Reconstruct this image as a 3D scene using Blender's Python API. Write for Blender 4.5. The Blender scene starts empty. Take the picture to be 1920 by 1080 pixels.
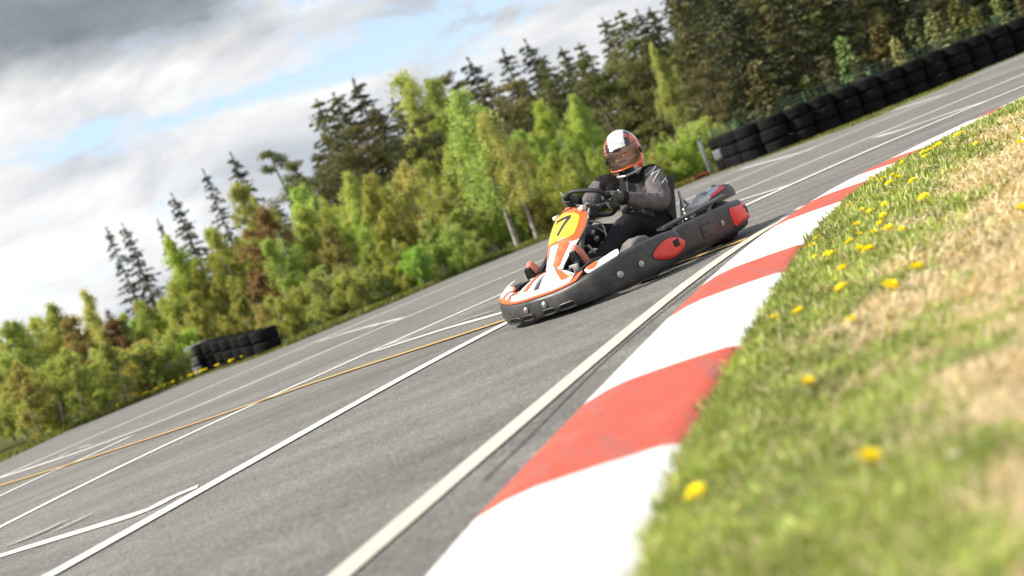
import bpy, bmesh, math, random
import numpy as np
from mathutils import Vector, Matrix, Euler

random.seed(7)
rng = np.random.default_rng(7)
S = bpy.context.scene
COL = S.collection
R = math.radians

# ------------------------------------------------------------------ camera
CAM_H, FPX, HOR, ROLL = 0.68, 2400.0, -118.0, R(21.5)
PIT = math.atan(-HOR / FPX)
cd = bpy.data.cameras.new('camera')
cam = bpy.data.objects.new('camera', cd)
COL.objects.link(cam)
S.camera = cam
cd.sensor_width = 36.0
cd.lens = FPX / 1920.0 * 36.0
cd.clip_start, cd.clip_end = 0.05, 3000
fwd = Vector((0, math.cos(PIT), -math.sin(PIT)))
up0 = Vector((0, math.sin(PIT), math.cos(PIT)))
rt0 = Vector((1, 0, 0))
rt = rt0 * math.cos(ROLL) - up0 * math.sin(ROLL)
upv = rt0 * math.sin(ROLL) + up0 * math.cos(ROLL)
# image right shows the world's right tipped upwards
rt = rt0 * math.cos(ROLL) - up0 * math.sin(ROLL)
upv = rt0 * math.sin(ROLL) + up0 * math.cos(ROLL)
M3 = Matrix((rt, upv, -fwd)).transposed()
cam.matrix_world = Matrix.Translation((0, 0, CAM_H)) @ M3.to_4x4()
cd.dof.use_dof = True
cd.dof.focus_distance = 8.3
cd.dof.aperture_fstop = 1.65

# ------------------------------------------------------------------ light
SUN_EL, SUN_AZ = R(45), R(-2)           # from the left, a little behind the kart
to_sun = Vector((-math.cos(SUN_EL) * math.cos(SUN_AZ), math.cos(SUN_EL) * math.sin(SUN_AZ), math.sin(SUN_EL)))
sl = bpy.data.lights.new('sun', 'SUN')
sl.energy = 4.8
sl.angle = R(0.6)
sl.color = (1.0, 0.93, 0.82)
so = bpy.data.objects.new('sun', sl)
COL.objects.link(so)
so.rotation_euler = to_sun.to_track_quat('Z', 'Y').to_euler()

W = bpy.data.worlds.new('World')
S.world = W
W.use_nodes = True
wn, wl = W.node_tree.nodes, W.node_tree.links
wn.clear()


class NT:
    """small helper to write node trees"""
    def __init__(s, tree):
        s.t = tree

    def n(s, kind, **kw):
        nd = s.t.nodes.new(kind)
        for k, v in kw.items():
            if k.startswith('i_'):
                key = k[2:]
                nd.inputs[int(key) if key.isdigit() else key.replace('_', ' ')].default_value = v
            else:
                setattr(nd, k, v)
        return nd

    def l(s, a, b):
        s.t.links.new(a, b)

    def math(s, op, a, b=None, clamp=False):
        nd = s.t.nodes.new('ShaderNodeMath')
        nd.operation = op
        nd.use_clamp = clamp
        for i, v in enumerate((a, b)):
            if v is None:
                continue
            if isinstance(v, (int, float)):
                nd.inputs[i].default_value = v
            else:
                s.l(v, nd.inputs[i])
        return nd.outputs[0]

    def ramp(s, fac, stops, interp='LINEAR'):
        nd = s.t.nodes.new('ShaderNodeValToRGB')
        nd.color_ramp.interpolation = interp
        e = nd.color_ramp.elements
        while len(e) < len(stops):
            e.new(0.5)
        for el, (p, c) in zip(e, stops):
            el.position = p
            el.color = (c, c, c, 1) if isinstance(c, (int, float)) else (*c, 1)
        s.l(fac, nd.inputs[0])
        return nd.outputs[0]

    def mix(s, fac, a, b, mode='MIX'):
        nd = s.t.nodes.new('ShaderNodeMix')
        nd.data_type = 'RGBA'
        nd.blend_type = mode
        nd.clamp_factor = True
        for idx, v in ((0, fac), (6, a), (7, b)):
            if isinstance(v, (int, float)):
                nd.inputs[idx].default_value = v
            elif isinstance(v, tuple):
                nd.inputs[idx].default_value = (*v, 1)
            else:
                s.l(v, nd.inputs[idx])
        return nd.outputs[2]

    def noise(s, vec, scale, detail=4, rough=0.55, dist=0.0):
        nd = s.n('ShaderNodeTexNoise', i_Scale=scale, i_Detail=detail, i_Roughness=rough, i_Distortion=dist)
        if vec is not None:
            s.l(vec, nd.inputs['Vector'])
        return nd.outputs['Fac']


w = NT(W.node_tree)
sky = w.n('ShaderNodeTexSky', sky_type='NISHITA', sun_disc=False, sun_elevation=SUN_EL,
          sun_rotation=math.atan2(to_sun.x, to_sun.y), altitude=100, air_density=1.0, dust_density=1.2, ozone_density=1.0)
tc = w.n('ShaderNodeTexCoord')
sep = w.n('ShaderNodeSeparateXYZ')
w.l(tc.outputs['Generated'], sep.inputs[0])
az = w.math('ARCTAN2', sep.outputs[0], sep.outputs[1])
el = w.math('ARCSINE', sep.outputs[2])
cmb = w.n('ShaderNodeCombineXYZ')
w.l(w.math('MULTIPLY', az, 1.0), cmb.inputs[0])
w.l(w.math('MULTIPLY', el, 2.3), cmb.inputs[1])
cmb.inputs[2].default_value = 3.7
big = w.noise(cmb.outputs[0], 5.0, 6, 0.55, 0.3)
mp = w.n('ShaderNodeVectorMath', operation='ADD')
w.l(cmb.outputs[0], mp.inputs[0])
mp.inputs[1].default_value = (11.3, 4.1, 2.0)
fine = w.noise(mp.outputs[0], 9.0, 8, 0.6, 0.4)
mp2 = w.n('ShaderNodeVectorMath', operation='ADD')
w.l(cmb.outputs[0], mp2.inputs[0])
mp2.inputs[1].default_value = (-7.3, 9.1, 5.0)
shade = w.noise(mp2.outputs[0], 6.5, 7, 0.55, 0.5)
eld = w.math('MULTIPLY', el, 180 / math.pi)
# a gap between two cloud decks, about ten degrees up, torn by noise
gap = w.math('SUBTRACT', 1.0, w.math('DIVIDE', w.math('ABSOLUTE', w.math('SUBTRACT', w.math('ADD', eld, w.math('MULTIPLY', w.math('SUBTRACT', big, 0.5), 5.5)), 9.7)), 1.9))
gap = w.math('MAXIMUM', gap, w.math('MULTIPLY', w.math('SUBTRACT', w.math('DIVIDE', eld, 60.0), 0.1), 1.0))
gapm = w.ramp(w.math('ADD', w.math('MULTIPLY', gap, 0.55), w.math('MULTIPLY', w.math('SUBTRACT', fine, 0.5), 1.9)), [(0.16, 0.0), (0.40, 1.0)])
# underside of the upper deck is grey, mostly to the left
dk = w.math('ADD', w.math('DIVIDE', w.math('SUBTRACT', eld, 11.7), 3.0), w.math('MULTIPLY', w.math('SUBTRACT', big, 0.5), 2.2))
dk = w.math('SUBTRACT', dk, w.math('MULTIPLY', w.math('MAXIMUM', w.math('ADD', az, 0.14), 0.0), 4.5))
dkm = w.ramp(dk, [(0.0, 0.0), (0.85, 1.0)])
hi_fade = w.ramp(w.math('DIVIDE', eld, 90.0), [(0.24, 1.0), (0.42, 0.25)])
dkm = w.math('MULTIPLY', dkm, hi_fade)
cl_l = w.ramp(shade, [(0.30, (0.50, 0.535, 0.585)), (0.46, (0.70, 0.715, 0.74)), (0.63, (0.94, 0.935, 0.92))])
dgrey = w.ramp(fine, [(0.3, (0.165, 0.20, 0.235)), (0.7, (0.33, 0.36, 0.385))])
cl = w.mix(dkm, cl_l, dgrey)
bgs = w.n('ShaderNodeBackground', i_Strength=0.13)
w.l(w.mix(0.35, sky.outputs[0], (4.4, 5.2, 6.2)), bgs.inputs[0])
bgc = w.n('ShaderNodeBackground', i_Strength=0.75)
w.l(cl, bgc.inputs[0])
mixs = w.n('ShaderNodeMixShader')
w.l(w.math('MULTIPLY', gapm, w.math('SUBTRACT', 1.0, dkm)), mixs.inputs[0])
w.l(bgc.outputs[0], mixs.inputs[1])
w.l(bgs.outputs[0], mixs.inputs[2])
wo = w.n('ShaderNodeOutputWorld')
w.l(mixs.outputs[0], wo.inputs[0])

S.view_settings.view_transform = 'Standard'
S.view_settings.look = 'None'
S.view_settings.gamma = 1
S.view_settings.exposure = 0.62
S.render.engine = 'CYCLES'
S.cycles.use_denoising = True
S.cycles.max_bounces = 6
S.cycles.transparent_max_bounces = 8


# ------------------------------------------------------------------ helpers
def uv(px, py):
    dx, dy = px - 960.0, py - 540.0
    return dx * math.cos(ROLL) - dy * math.sin(ROLL), dx * math.sin(ROLL) + dy * math.cos(ROLL)


def at(px, py, z=0.0):
    """the point of the level ground (height z) seen at this place of the photograph"""
    u, v = uv(px, py)
    d = Vector((u, FPX * math.cos(PIT) - v * math.sin(PIT), -FPX * math.sin(PIT) - v * math.cos(PIT)))
    t = (z - CAM_H) / d.z
    return Vector((d.x * t, d.y * t, z))


def tag(o, label=None, cat=None, group=None, kind=None):
    if label:
        o['label'] = label
    if cat:
        o['category'] = cat
    if group:
        o['group'] = group
    if kind:
        o['kind'] = kind
    return o


def empty(name, loc=(0, 0, 0), rz=0.0):
    o = bpy.data.objects.new(name, None)
    o.empty_display_size = 0.2
    COL.objects.link(o)
    o.location = loc
    o.rotation_euler = (0, 0, rz)
    return o


def link(name, me, parent=None):
    o = bpy.data.objects.new(name, me)
    COL.objects.link(o)
    if parent is not None:
        o.parent = parent
    return o


def copy_tree(o, parent=None):
    c = o.copy()
    COL.objects.link(c)
    if parent is not None:
        c.parent = parent
    for ch in list(o.children):
        copy_tree(ch, c)
    return c


class MB:
    """collects shapes for ONE mesh"""
    def __init__(s):
        s.v, s.f, s.m = [], [], []

    def add(s, vs, fs, mi=0):
        o = len(s.v)
        s.v += [tuple(p) for p in vs]
        for f in fs:
            s.f.append(tuple(i + o for i in f))
            s.m.append(mi)

    def loft(s, secs, caps=True, mi=0, closed=True):
        n = len(secs[0])
        vs = [p for sec in secs for p in sec]
        fs = []
        for i in range(len(secs) - 1):
            for j in range(n if closed else n - 1):
                k = (j + 1) % n
                fs.append((i * n + j, i * n + k, (i + 1) * n + k, (i + 1) * n + j))
        if caps and closed:
            fs.append(tuple(range(n - 1, -1, -1)))
            fs.append(tuple((len(secs) - 1) * n + j for j in range(n)))
        s.add(vs, fs, mi)

    def tube(s, pts, rad, seg=10, caps=True, mi=0, closed=False):
        pts = [Vector(p) for p in pts]
        if not hasattr(rad, '__len__'):
            rad = [rad] * len(pts)
        n = len(pts)
        t0 = (pts[1] - pts[0]).normalized()
        ref = Vector((0, 0, 1)) if abs(t0.z) < 0.9 else Vector((1, 0, 0))
        a = t0.cross(ref).normalized()
        secs = []
        for i in range(n):
            if closed:
                t = (pts[(i + 1) % n] - pts[i - 1]).normalized()
            else:
                t = (pts[min(i + 1, n - 1)] - pts[max(i - 1, 0)]).normalized()
            a = (a - t * a.dot(t)).normalized()
            b = t.cross(a)
            secs.append([pts[i] + (a * math.cos(q) + b * math.sin(q)) * rad[i]
                         for q in (2 * math.pi * k / seg for k in range(seg))])
        if closed:
            secs.append(secs[0])
            s.loft(secs, False, mi)
        else:
            s.loft(secs, caps, mi)

    def ell(s, c, r, rot=None, nu=16, nv=10, mi=0):
        c = Vector(c)
        rot = rot or Matrix.Identity(3)
        secs = []
        for i in range(1, nv):
            t = math.pi * i / nv
            secs.append([c + rot @ Vector((r[0] * math.sin(t) * math.cos(p), r[1] * math.sin(t) * math.sin(p), r[2] * math.cos(t)))
                         for p in (2 * math.pi * k / nu for k in range(nu))])
        n = len(s.v)
        s.loft(secs, False, mi)
        s.add([c + rot @ Vector((0, 0, r[2])), c + rot @ Vector((0, 0, -r[2]))], [], mi)
        a, b = len(s.v) - 2, len(s.v) - 1
        last = n + (nv - 2) * nu
        for k in range(nu):
            s.f.append((a, n + (k + 1) % nu, n + k)); s.m.append(mi)
            s.f.append((b, last + k, last + (k + 1) % nu)); s.m.append(mi)

    def box(s, c, d, rot=None, mi=0, bev=0.0):
        c = Vector(c)
        rot = rot or Matrix.Identity(3)
        hx, hy, hz = d[0] / 2, d[1] / 2, d[2] / 2
        b = min(bev, hx * .9, hy * .9, hz * .9)
        if b <= 0:
            secs = [[c + rot @ Vector((x, y, z)) for x, y in ((-hx, -hy), (hx, -hy), (hx, hy), (-hx, hy))] for z in (-hz, hz)]
        else:
            def ring(ix, z):
                x, y = hx - ix, hy - ix
                o = []
                for cx, cy, a0 in ((x - b, y - b, 0), (-x + b, y - b, 90), (-x + b, -y + b, 180), (x - b, -y + b, 270)):
                    for q in (0, 30, 60, 90):
                        o.append(c + rot @ Vector((cx + b * math.cos(R(a0 + q)), cy + b * math.sin(R(a0 + q)), z)))
                return o
            secs = [ring(b * .7, -hz), ring(b * .2, -hz + b * .3), ring(0, -hz + b), ring(0, hz - b), ring(b * .2, hz - b * .3), ring(b * .7, hz)]
        s.loft(secs, True, mi)

    def disc(s, c, n, r, th=0.004, seg=16, mi=0):
        n = Vector(n).normalized()
        c = Vector(c)
        s.tube([c, c + n * th * 0.7, c + n * th], [r, r, r * 0.8], seg, True, mi)

    def mesh(s, name, mats, smooth=True, angle=40):
        me = bpy.data.meshes.new(name)
        me.from_pydata(s.v, [], s.f)
        for m in (mats if isinstance(mats, (list, tuple)) else [mats]):
            me.materials.append(m)
        if any(s.m):
            me.polygons.foreach_set('material_index', s.m)
        bm = bmesh.new()
        bm.from_mesh(me)
        bmesh.ops.recalc_face_normals(bm, faces=bm.faces)
        bm.to_mesh(me)
        bm.free()
        if smooth:
            me.polygons.foreach_set('use_smooth', [True] * len(me.polygons))
            me.set_sharp_from_angle(angle=R(angle))
        me.update()
        return me

    def build(s, name, mats, parent=None, smooth=True, angle=40):
        return link(name, s.mesh(name, mats, smooth, angle), parent)

    def melt(s, name, mats, voxel, parent=None, smooth=3):
        """union of everything into one continuous surface"""
        me = s.mesh(name, mats, False)
        o = bpy.data.objects.new(name, me)
        COL.objects.link(o)
        m = o.modifiers.new('r', 'REMESH')
        m.mode = 'VOXEL'
        m.voxel_size = voxel
        m.use_smooth_shade = True
        if smooth:
            k = o.modifiers.new('s', 'SMOOTH')
            k.factor = 0.5
            k.iterations = smooth
        dg = bpy.context.evaluated_depsgraph_get()
        dg.update()
        nm = bpy.data.meshes.new_from_object(o.evaluated_get(dg))
        nm.name = name
        bpy.data.objects.remove(o)
        nm.materials.clear()
        for q in (mats if isinstance(mats, (list, tuple)) else [mats]):
            nm.materials.append(q)
        nm.polygons.foreach_set('use_smooth', [True] * len(nm.polygons))
        return link(name, nm, parent)


def fast(name, polys_v, size, mat, attr=None):
    """polys_v: (n, size, 3) separate faces -> mesh"""
    n = len(polys_v)
    me = bpy.data.meshes.new(name)
    me.vertices.add(n * size)
    me.vertices.foreach_set('co', np.ascontiguousarray(polys_v, dtype=np.float32).ravel())
    me.loops.add(n * size)
    me.loops.foreach_set('vertex_index', np.arange(n * size, dtype=np.int32))
    me.polygons.add(n)
    me.polygons.foreach_set('loop_start', np.arange(0, n * size, size, dtype=np.int32))
    me.materials.append(mat)
    if attr is not None:
        a = me.attributes.new('tint', 'FLOAT_COLOR', 'FACE')
        c = np.ones((n, 4), dtype=np.float32)
        c[:, :3] = attr
        a.data.foreach_set('color', c.ravel())
    me.update(calc_edges=True)
    me.validate()
    return me


def catmull(pts, k=8):
    pts = [Vector(p) for p in pts]
    P = [pts[0] * 2 - pts[1]] + pts + [pts[-1] * 2 - pts[-2]]
    out = []
    for i in range(1, len(P) - 2):
        a, b, c, d = P[i - 1:i + 3]
        for j in range(k):
            t = j / k
            out.append(0.5 * ((2 * b) + (c - a) * t + (2 * a - 5 * b + 4 * c - d) * t * t + (3 * b - a - 3 * c + d) * t ** 3))
    out.append(pts[-1])
    return out


# ------------------------------------------------------------------ materials
def mat(name, color, rough=0.5, spec=0.5, metal=0.0, var=0.0, vscale=20.0, bump=0.0, bscale=200.0, coat=0.0, bdist=0.01):
    m = bpy.data.materials.new(name)
    m.use_nodes = True
    t = NT(m.node_tree)
    p = m.node_tree.nodes['Principled BSDF']
    p.inputs['Base Color'].default_value = (*color, 1)
    p.inputs['Roughness'].default_value = rough
    p.inputs['Specular IOR Level'].default_value = spec
    p.inputs['Metallic'].default_value = metal
    p.inputs['Coat Weight'].default_value = coat
    tcn = t.n('ShaderNodeTexCoord')
    if var:
        nz = t.noise(tcn.outputs['Object'], vscale, 5, 0.6)
        lo = tuple(c * (1 - var) for c in color)
        hi = tuple(min(1, c * (1 + var) + var * 0.01) for c in color)
        t.l(t.ramp(nz, [(0.3, lo), (0.7, hi)]), p.inputs['Base Color'])
        t.l(t.ramp(nz, [(0.3, max(0.05, rough - 0.08)), (0.7, min(1, rough + 0.1))]), p.inputs['Roughness'])
    if bump:
        b = t.n('ShaderNodeBump', i_Strength=bump, i_Distance=bdist)
        t.l(t.noise(tcn.outputs['Object'], bscale, 3, 0.6), b.inputs['Height'])
        t.l(b.outputs[0], p.inputs['Normal'])
    return m


M = {}
M['black_plastic'] = mat('black_plastic', (0.032, 0.031, 0.030), 0.42, 0.5, 0, 0.35, 14, 0.15, 260)
M['bumper_black'] = mat('bumper_black', (0.036, 0.035, 0.034), 0.38, 0.45, 0, 0.45, 9, 0.15, 220)  # front bumper black, slightly paler and blotchier than the other plastic
def scuff(m, col, amount):
    t = NT(m.node_tree)
    p = m.node_tree.nodes['Principled BSDF']
    src = p.inputs['Base Color'].links[0].from_socket
    ob = t.n('ShaderNodeTexCoord').outputs['Object']
    mpn = t.n('ShaderNodeMapping')
    mpn.inputs['Rotation'].default_value = (0, R(8), 0)
    mpn.inputs['Scale'].default_value = (3.0, 5.0, 30)
    t.l(ob, mpn.inputs[0])
    k = t.ramp(t.noise(mpn.outputs[0], 2.2, 6, 0.72), [(0.56, 0.0), (0.66, amount)])
    k2 = t.ramp(t.noise(ob, 7, 5, 0.7), [(0.45, 0.0), (0.8, amount)])
    c = t.mix(k, src, col)
    t.l(t.mix(k2, c, col), p.inputs['Base Color'])


scuff(M['black_plastic'], (0.12, 0.115, 0.105), 0.28)
scuff(M['bumper_black'], (0.13, 0.128, 0.122), 0.32)
M['recess_black'] = mat('recess_black', (0.012, 0.012, 0.012), 0.6, 0.3)  # near-black; holds the shade of openings that are closed plates
M['red_plastic'] = mat('red_plastic', (0.72, 0.048, 0.036), 0.35, 0.5, 0, 0.12, 25, 0.05, 300)
scuff(M['red_plastic'], (0.40, 0.16, 0.13), 0.12)
M['white_gloss'] = mat('white_gloss', (0.78, 0.77, 0.75), 0.28, 0.5, 0, 0.06, 18, coat=0.3)
M['orange_gloss'] = mat('orange_gloss', (0.80, 0.135, 0.03), 0.3, 0.5, 0, 0.1, 18, coat=0.3)
M['yellow_gloss'] = mat('yellow_gloss', (0.86, 0.52, 0.03), 0.32, 0.5, 0, 0.07, 14, coat=0.3)
M['ink'] = mat('ink', (0.015, 0.015, 0.015), 0.4)
M['steel'] = mat('steel', (0.42, 0.41, 0.39), 0.52, 0.5, 1.0, 0.15, 30)
M['grey_metal'] = mat('grey_metal', (0.30, 0.30, 0.29), 0.38, 0.5, 0.8, 0.25, 40)
M['engine_grey'] = mat('engine_grey', (0.16, 0.155, 0.15), 0.45, 0.5, 0.6, 0.3, 30)
M['rubber'] = mat('rubber', (0.028, 0.027, 0.026), 0.7, 0.3, 0, 0.35, 20, 0.3, 150)
M['dusty_rubber'] = mat('dusty_rubber', (0.17, 0.165, 0.145), 0.85, 0.25, 0, 0.35, 16, 0.3, 150)
M['old_tyre'] = mat('old_tyre', (0.0075, 0.0073, 0.0074), 0.85, 0.12, 0, 0.45, 6, 0.4, 60)
M['grey_tyre'] = mat('grey_tyre', (0.13, 0.14, 0.15), 0.8, 0.25, 0, 0.4, 6, 0.4, 60)
M['smoke_panel'] = mat('smoke_panel', (0.36, 0.43, 0.50), 0.2, 0.5, 0, 0.1, 12, coat=0.5)
M['pale_tank'] = mat('pale_tank', (0.62, 0.55, 0.52), 0.35, 0.5, 0, 0.12, 12)
M['seat_black'] = mat('seat_black', (0.022, 0.022, 0.023), 0.5, 0.4, 0, 0.3, 20, 0.2, 200)
M['jacket_black'] = mat('jacket_black', (0.020, 0.020, 0.021), 0.9, 0.1, 0, 0.3, 14, 0.7, 22, 0, 0.02)
M['jacket_grey'] = mat('jacket_grey', (0.135, 0.122, 0.122), 0.92, 0.08, 0, 0.3, 14, 0.7, 20, 0, 0.02)
M['trouser'] = mat('trouser', (0.012, 0.012, 0.013), 0.8, 0.25, 0, 0.3, 12, 0.4, 50)
M['glove'] = mat('glove', (0.075, 0.076, 0.066), 0.65, 0.3, 0, 0.35, 30, 0.3, 120)
M['glove_pale'] = mat('glove_pale', (0.42, 0.42, 0.38), 0.6, 0.3)
M['shoe_red'] = mat('shoe_red', (0.68, 0.22, 0.17), 0.55, 0.4, 0, 0.12, 25)
M['skin'] = mat('skin', (0.62, 0.36, 0.27), 0.5, 0.4, 0, 0.08, 20)
M['eye'] = mat('eye', (0.05, 0.035, 0.03), 0.2)
M['lip'] = mat('lip', (0.45, 0.16, 0.13), 0.5)
M['mark_white'] = mat('mark_white', (0.72, 0.71, 0.69), 0.5)
M['helm_white'] = mat('helm_white', (0.82, 0.81, 0.79), 0.15, 0.5, 0, 0.04, 20, coat=0.6)
M['helm_black'] = mat('helm_black', (0.020, 0.024, 0.026), 0.18, 0.5, 0, 0.3, 30, coat=0.6)
M['helm_red'] = mat('helm_red', (0.66, 0.075, 0.045), 0.18, 0.5, 0, 0.12, 30, coat=0.6)
M['helm_orange'] = mat('helm_orange', (0.85, 0.17, 0.02), 0.2, 0.5, 0, 0.05, 30, coat=0.6)
M['helm_silver'] = mat('helm_silver', (0.55, 0.53, 0.50), 0.3, 0.5, 0.3, 0.1, 30, coat=0.4)
M['galv'] = mat('galv', (0.36, 0.38, 0.37), 0.5, 0.5, 0.5, 0.2, 12)
M['green_wire'] = mat('green_wire', (0.05, 0.11, 0.075), 0.5, 0.4)
M['stem_green'] = mat('stem_green', (0.11, 0.17, 0.03), 0.6, 0.3, 0, 0.2, 40)
M['tan_petal'] = mat('tan_petal', (0.55, 0.46, 0.36), 0.7)

# clear visor: tinted, glossy, lets the face show
m = bpy.data.materials.new('visor_clear')
m.use_nodes = True
t = NT(m.node_tree)
m.node_tree.nodes.clear()
gl = t.n('ShaderNodeBsdfGlossy', i_Roughness=0.06, i_Color=(1.0, 0.72, 0.58, 1))
tr = t.n('ShaderNodeBsdfTransparent', i_Color=(0.88, 0.76, 0.72, 1))
fr = t.n('ShaderNodeFresnel', i_IOR=1.5)
mx = t.n('ShaderNodeMixShader')
t.l(t.math('ADD', fr.outputs[0], 0.10), mx.inputs[0])
t.l(tr.outputs[0], mx.inputs[1])
t.l(gl.outputs[0], mx.inputs[2])
t.l(mx.outputs[0], t.n('ShaderNodeOutputMaterial').inputs[0])
M['visor_clear'] = m


def asphalt():
    m = bpy.data.materials.new('asphalt')
    m.use_nodes = True
    t = NT(m.node_tree)
    p = m.node_tree.nodes['Principled BSDF']
    tcn = t.n('ShaderNodeTexCoord')
    ob = tcn.outputs['Object']
    mpn = t.n('ShaderNodeMapping')
    mpn.inputs['Scale'].default_value = (0.55, 1.0, 1)
    mpn.inputs['Rotation'].default_value = (0, 0, R(-35))
    t.l(ob, mpn.inputs[0])
    lo = t.noise(mpn.outputs[0], 0.45, 5, 0.6, 0.4)
    mid = t.noise(mpn.outputs[0], 3.0, 5, 0.62)
    grain = t.noise(ob, 62, 5, 0.8)
    vor = t.n('ShaderNodeTexVoronoi', i_Scale=150.0)
    t.l(ob, vor.inputs['Vector'])
    c = t.ramp(lo, [(0.3, (0.125, 0.119, 0.108)), (0.7, (0.190, 0.180, 0.158))])
    c = t.mix(0.55, c, t.ramp(mid, [(0.28, (0.105, 0.101, 0.093)), (0.72, (0.215, 0.203, 0.180))]))
    c = t.mix(1.0, c, t.ramp(grain, [(0.32, 0.25), (0.5, 0.95), (0.66, 2.1)]), 'MULTIPLY')
    stones = t.ramp(t.math('MULTIPLY', vor.outputs['Color'], 1.0), [(0.82, 0.0), (0.9, 0.55)])
    c = t.mix(stones, c, (0.30, 0.29, 0.27))
    mp3 = t.n('ShaderNodeMapping')
    mp3.inputs['Rotation'].default_value = (0, 0, R(-40))
    mp3.inputs['Scale'].default_value = (0.12, 1.3, 1)
    t.l(ob, mp3.inputs[0])
    c = t.mix(1.0, c, t.ramp(t.noise(mp3.outputs[0], 1.1, 4, 0.6, 0.5), [(0.36, 0.84), (0.62, 1.14)]), 'MULTIPLY')
    c = t.mix(1.0, c, t.ramp(t.noise(ob, 17, 3, 0.6), [(0.3, 0.78), (0.7, 1.2)]), 'MULTIPLY')
    dark = t.ramp(t.noise(ob, 38, 3, 0.6), [(0.28, 0.7), (0.40, 0.0)])
    c = t.mix(dark, c, (0.055, 0.054, 0.052))
    t.l(c, p.inputs['Base Color'])
    p.inputs['Roughness'].default_value = 0.78
    p.inputs['Specular IOR Level'].default_value = 0.35
    b = t.n('ShaderNodeBump', i_Strength=0.55, i_Distance=0.008)
    t.l(grain, b.inputs['Height'])
    t.l(b.outputs[0], p.inputs['Normal'])
    return m


def paint(name, col, wear=0.35, alpha=1.0):
    """road paint, worn through to the asphalt in specks"""
    m = bpy.data.materials.new(name)
    m.use_nodes = True
    t = NT(m.node_tree)
    p = m.node_tree.nodes['Principled BSDF']
    ob = t.n('ShaderNodeTexCoord').outputs['Object']
    g = t.noise(ob, 70, 5, 0.7)
    lo = t.noise(ob, 4.0, 4, 0.6)
    k = t.ramp(t.math('ADD', t.math('MULTIPLY', g, 0.75), t.math('MULTIPLY', lo, 0.35)), [(0.36, wear), (0.5, 0.0)])
    c = t.mix(t.ramp(lo, [(0.3, 0.0), (0.75, 0.25)]), col, tuple(x * 0.72 for x in col))
    c = t.mix(k, c, (0.15, 0.145, 0.135))
    t.l(c, p.inputs['Base Color'])
    p.inputs['Roughness'].default_value = 0.65
    b = t.n('ShaderNodeBump', i_Strength=0.3, i_Distance=0.004)
    t.l(g, b.inputs['Height'])
    t.l(b.outputs[0], p.inputs['Normal'])
    if alpha < 1:
        t.l(t.ramp(g, [(0.5 - alpha * 0.2, 0.0), (0.6, 1.0)]), p.inputs['Alpha'])
    return m


def ground_mat(name, stops, scale=3.0, attr=False):
    m = bpy.data.materials.new(name)
    m.use_nodes = True
    t = NT(m.node_tree)
    p = m.node_tree.nodes['Principled BSDF']
    ob = t.n('ShaderNodeTexCoord').outputs['Object']
    a = t.noise(ob, scale, 6, 0.65)
    b = t.noise(ob, scale * 14, 5, 0.7)
    if attr:
        at_ = t.n('ShaderNodeAttribute', attribute_name='green')
        a = t.math('ADD', t.math('MULTIPLY', a, 0.5), t.math('MULTIPLY', at_.outputs['Fac'], 0.5))
    c = t.ramp(a, stops)
    c = t.mix(1.0, c, t.ramp(b, [(0.25, 0.5), (0.5, 1.0), (0.75, 1.5)]), 'MULTIPLY')
    t.l(c, p.inputs['Base Color'])
    p.inputs['Roughness'].default_value = 0.95
    p.inputs['Specular IOR Level'].default_value = 0.1
    bp = t.n('ShaderNodeBump', i_Strength=0.8, i_Distance=0.02)
    t.l(b, bp.inputs['Height'])
    t.l(bp.outputs[0], p.inputs['Normal'])
    return m


def leaf_mat(name, trans=0.4, spread=0.45, by='object', rough=0.55):
    m = bpy.data.materials.new(name)
    m.use_nodes = True
    t = NT(m.node_tree)
    m.node_tree.nodes.clear()
    if by == 'object':
        base = t.n('ShaderNodeObjectInfo').outputs['Color']
    else:
        base = t.n('ShaderNodeAttribute', attribute_name='tint').outputs['Color']
    geo = t.n('ShaderNodeNewGeometry')
    rnd = geo.outputs['Random Per Island']
    ob = t.n('ShaderNodeTexCoord').outputs['Object']
    clump = t.noise(ob, 2.2, 3, 0.6)
    k = t.math('ADD', t.math('MULTIPLY', rnd, spread), t.math('MULTIPLY', clump, spread * 1.2))
    c = t.mix(1.0, base, t.ramp(k, [(0.05, 1 - spread), (spread * 1.7, 1 + spread * 1.1)]), 'MULTIPLY')
    d = t.n('ShaderNodeBsdfPrincipled', i_Roughness=rough)
    d.inputs['Specular IOR Level'].default_value = 0.3
    t.l(c, d.inputs['Base Color'])
    tl = t.n('ShaderNodeBsdfTranslucent')
    t.l(t.mix(1.0, c, (1.25, 1.15, 0.6), 'MULTIPLY'), tl.inputs[0])
    mx = t.n('ShaderNodeMixShader', i_0=trans)
    t.l(d.outputs[0], mx.inputs[1])
    t.l(tl.outputs[0], mx.inputs[2])
    t.l(mx.outputs[0], t.n('ShaderNodeOutputMaterial').inputs[0])
    return m


def bark_mat(name, pale, dark, bands):
    m = bpy.data.materials.new(name)
    m.use_nodes = True
    t = NT(m.node_tree)
    p = m.node_tree.nodes['Principled BSDF']
    ob = t.n('ShaderNodeTexCoord').outputs['Object']
    mpn = t.n('ShaderNodeMapping')
    mpn.inputs['Scale'].default_value = (2, 2, 9) if bands else (9, 9, 1.5)
    t.l(ob, mpn.inputs[0])
    a = t.noise(mpn.outputs[0], 1.6, 5, 0.65)
    t.l(t.ramp(a, [(0.38, dark), (0.5, pale)]), p.inputs['Base Color'])
    p.inputs['Roughness'].default_value = 0.85
    return m


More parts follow.
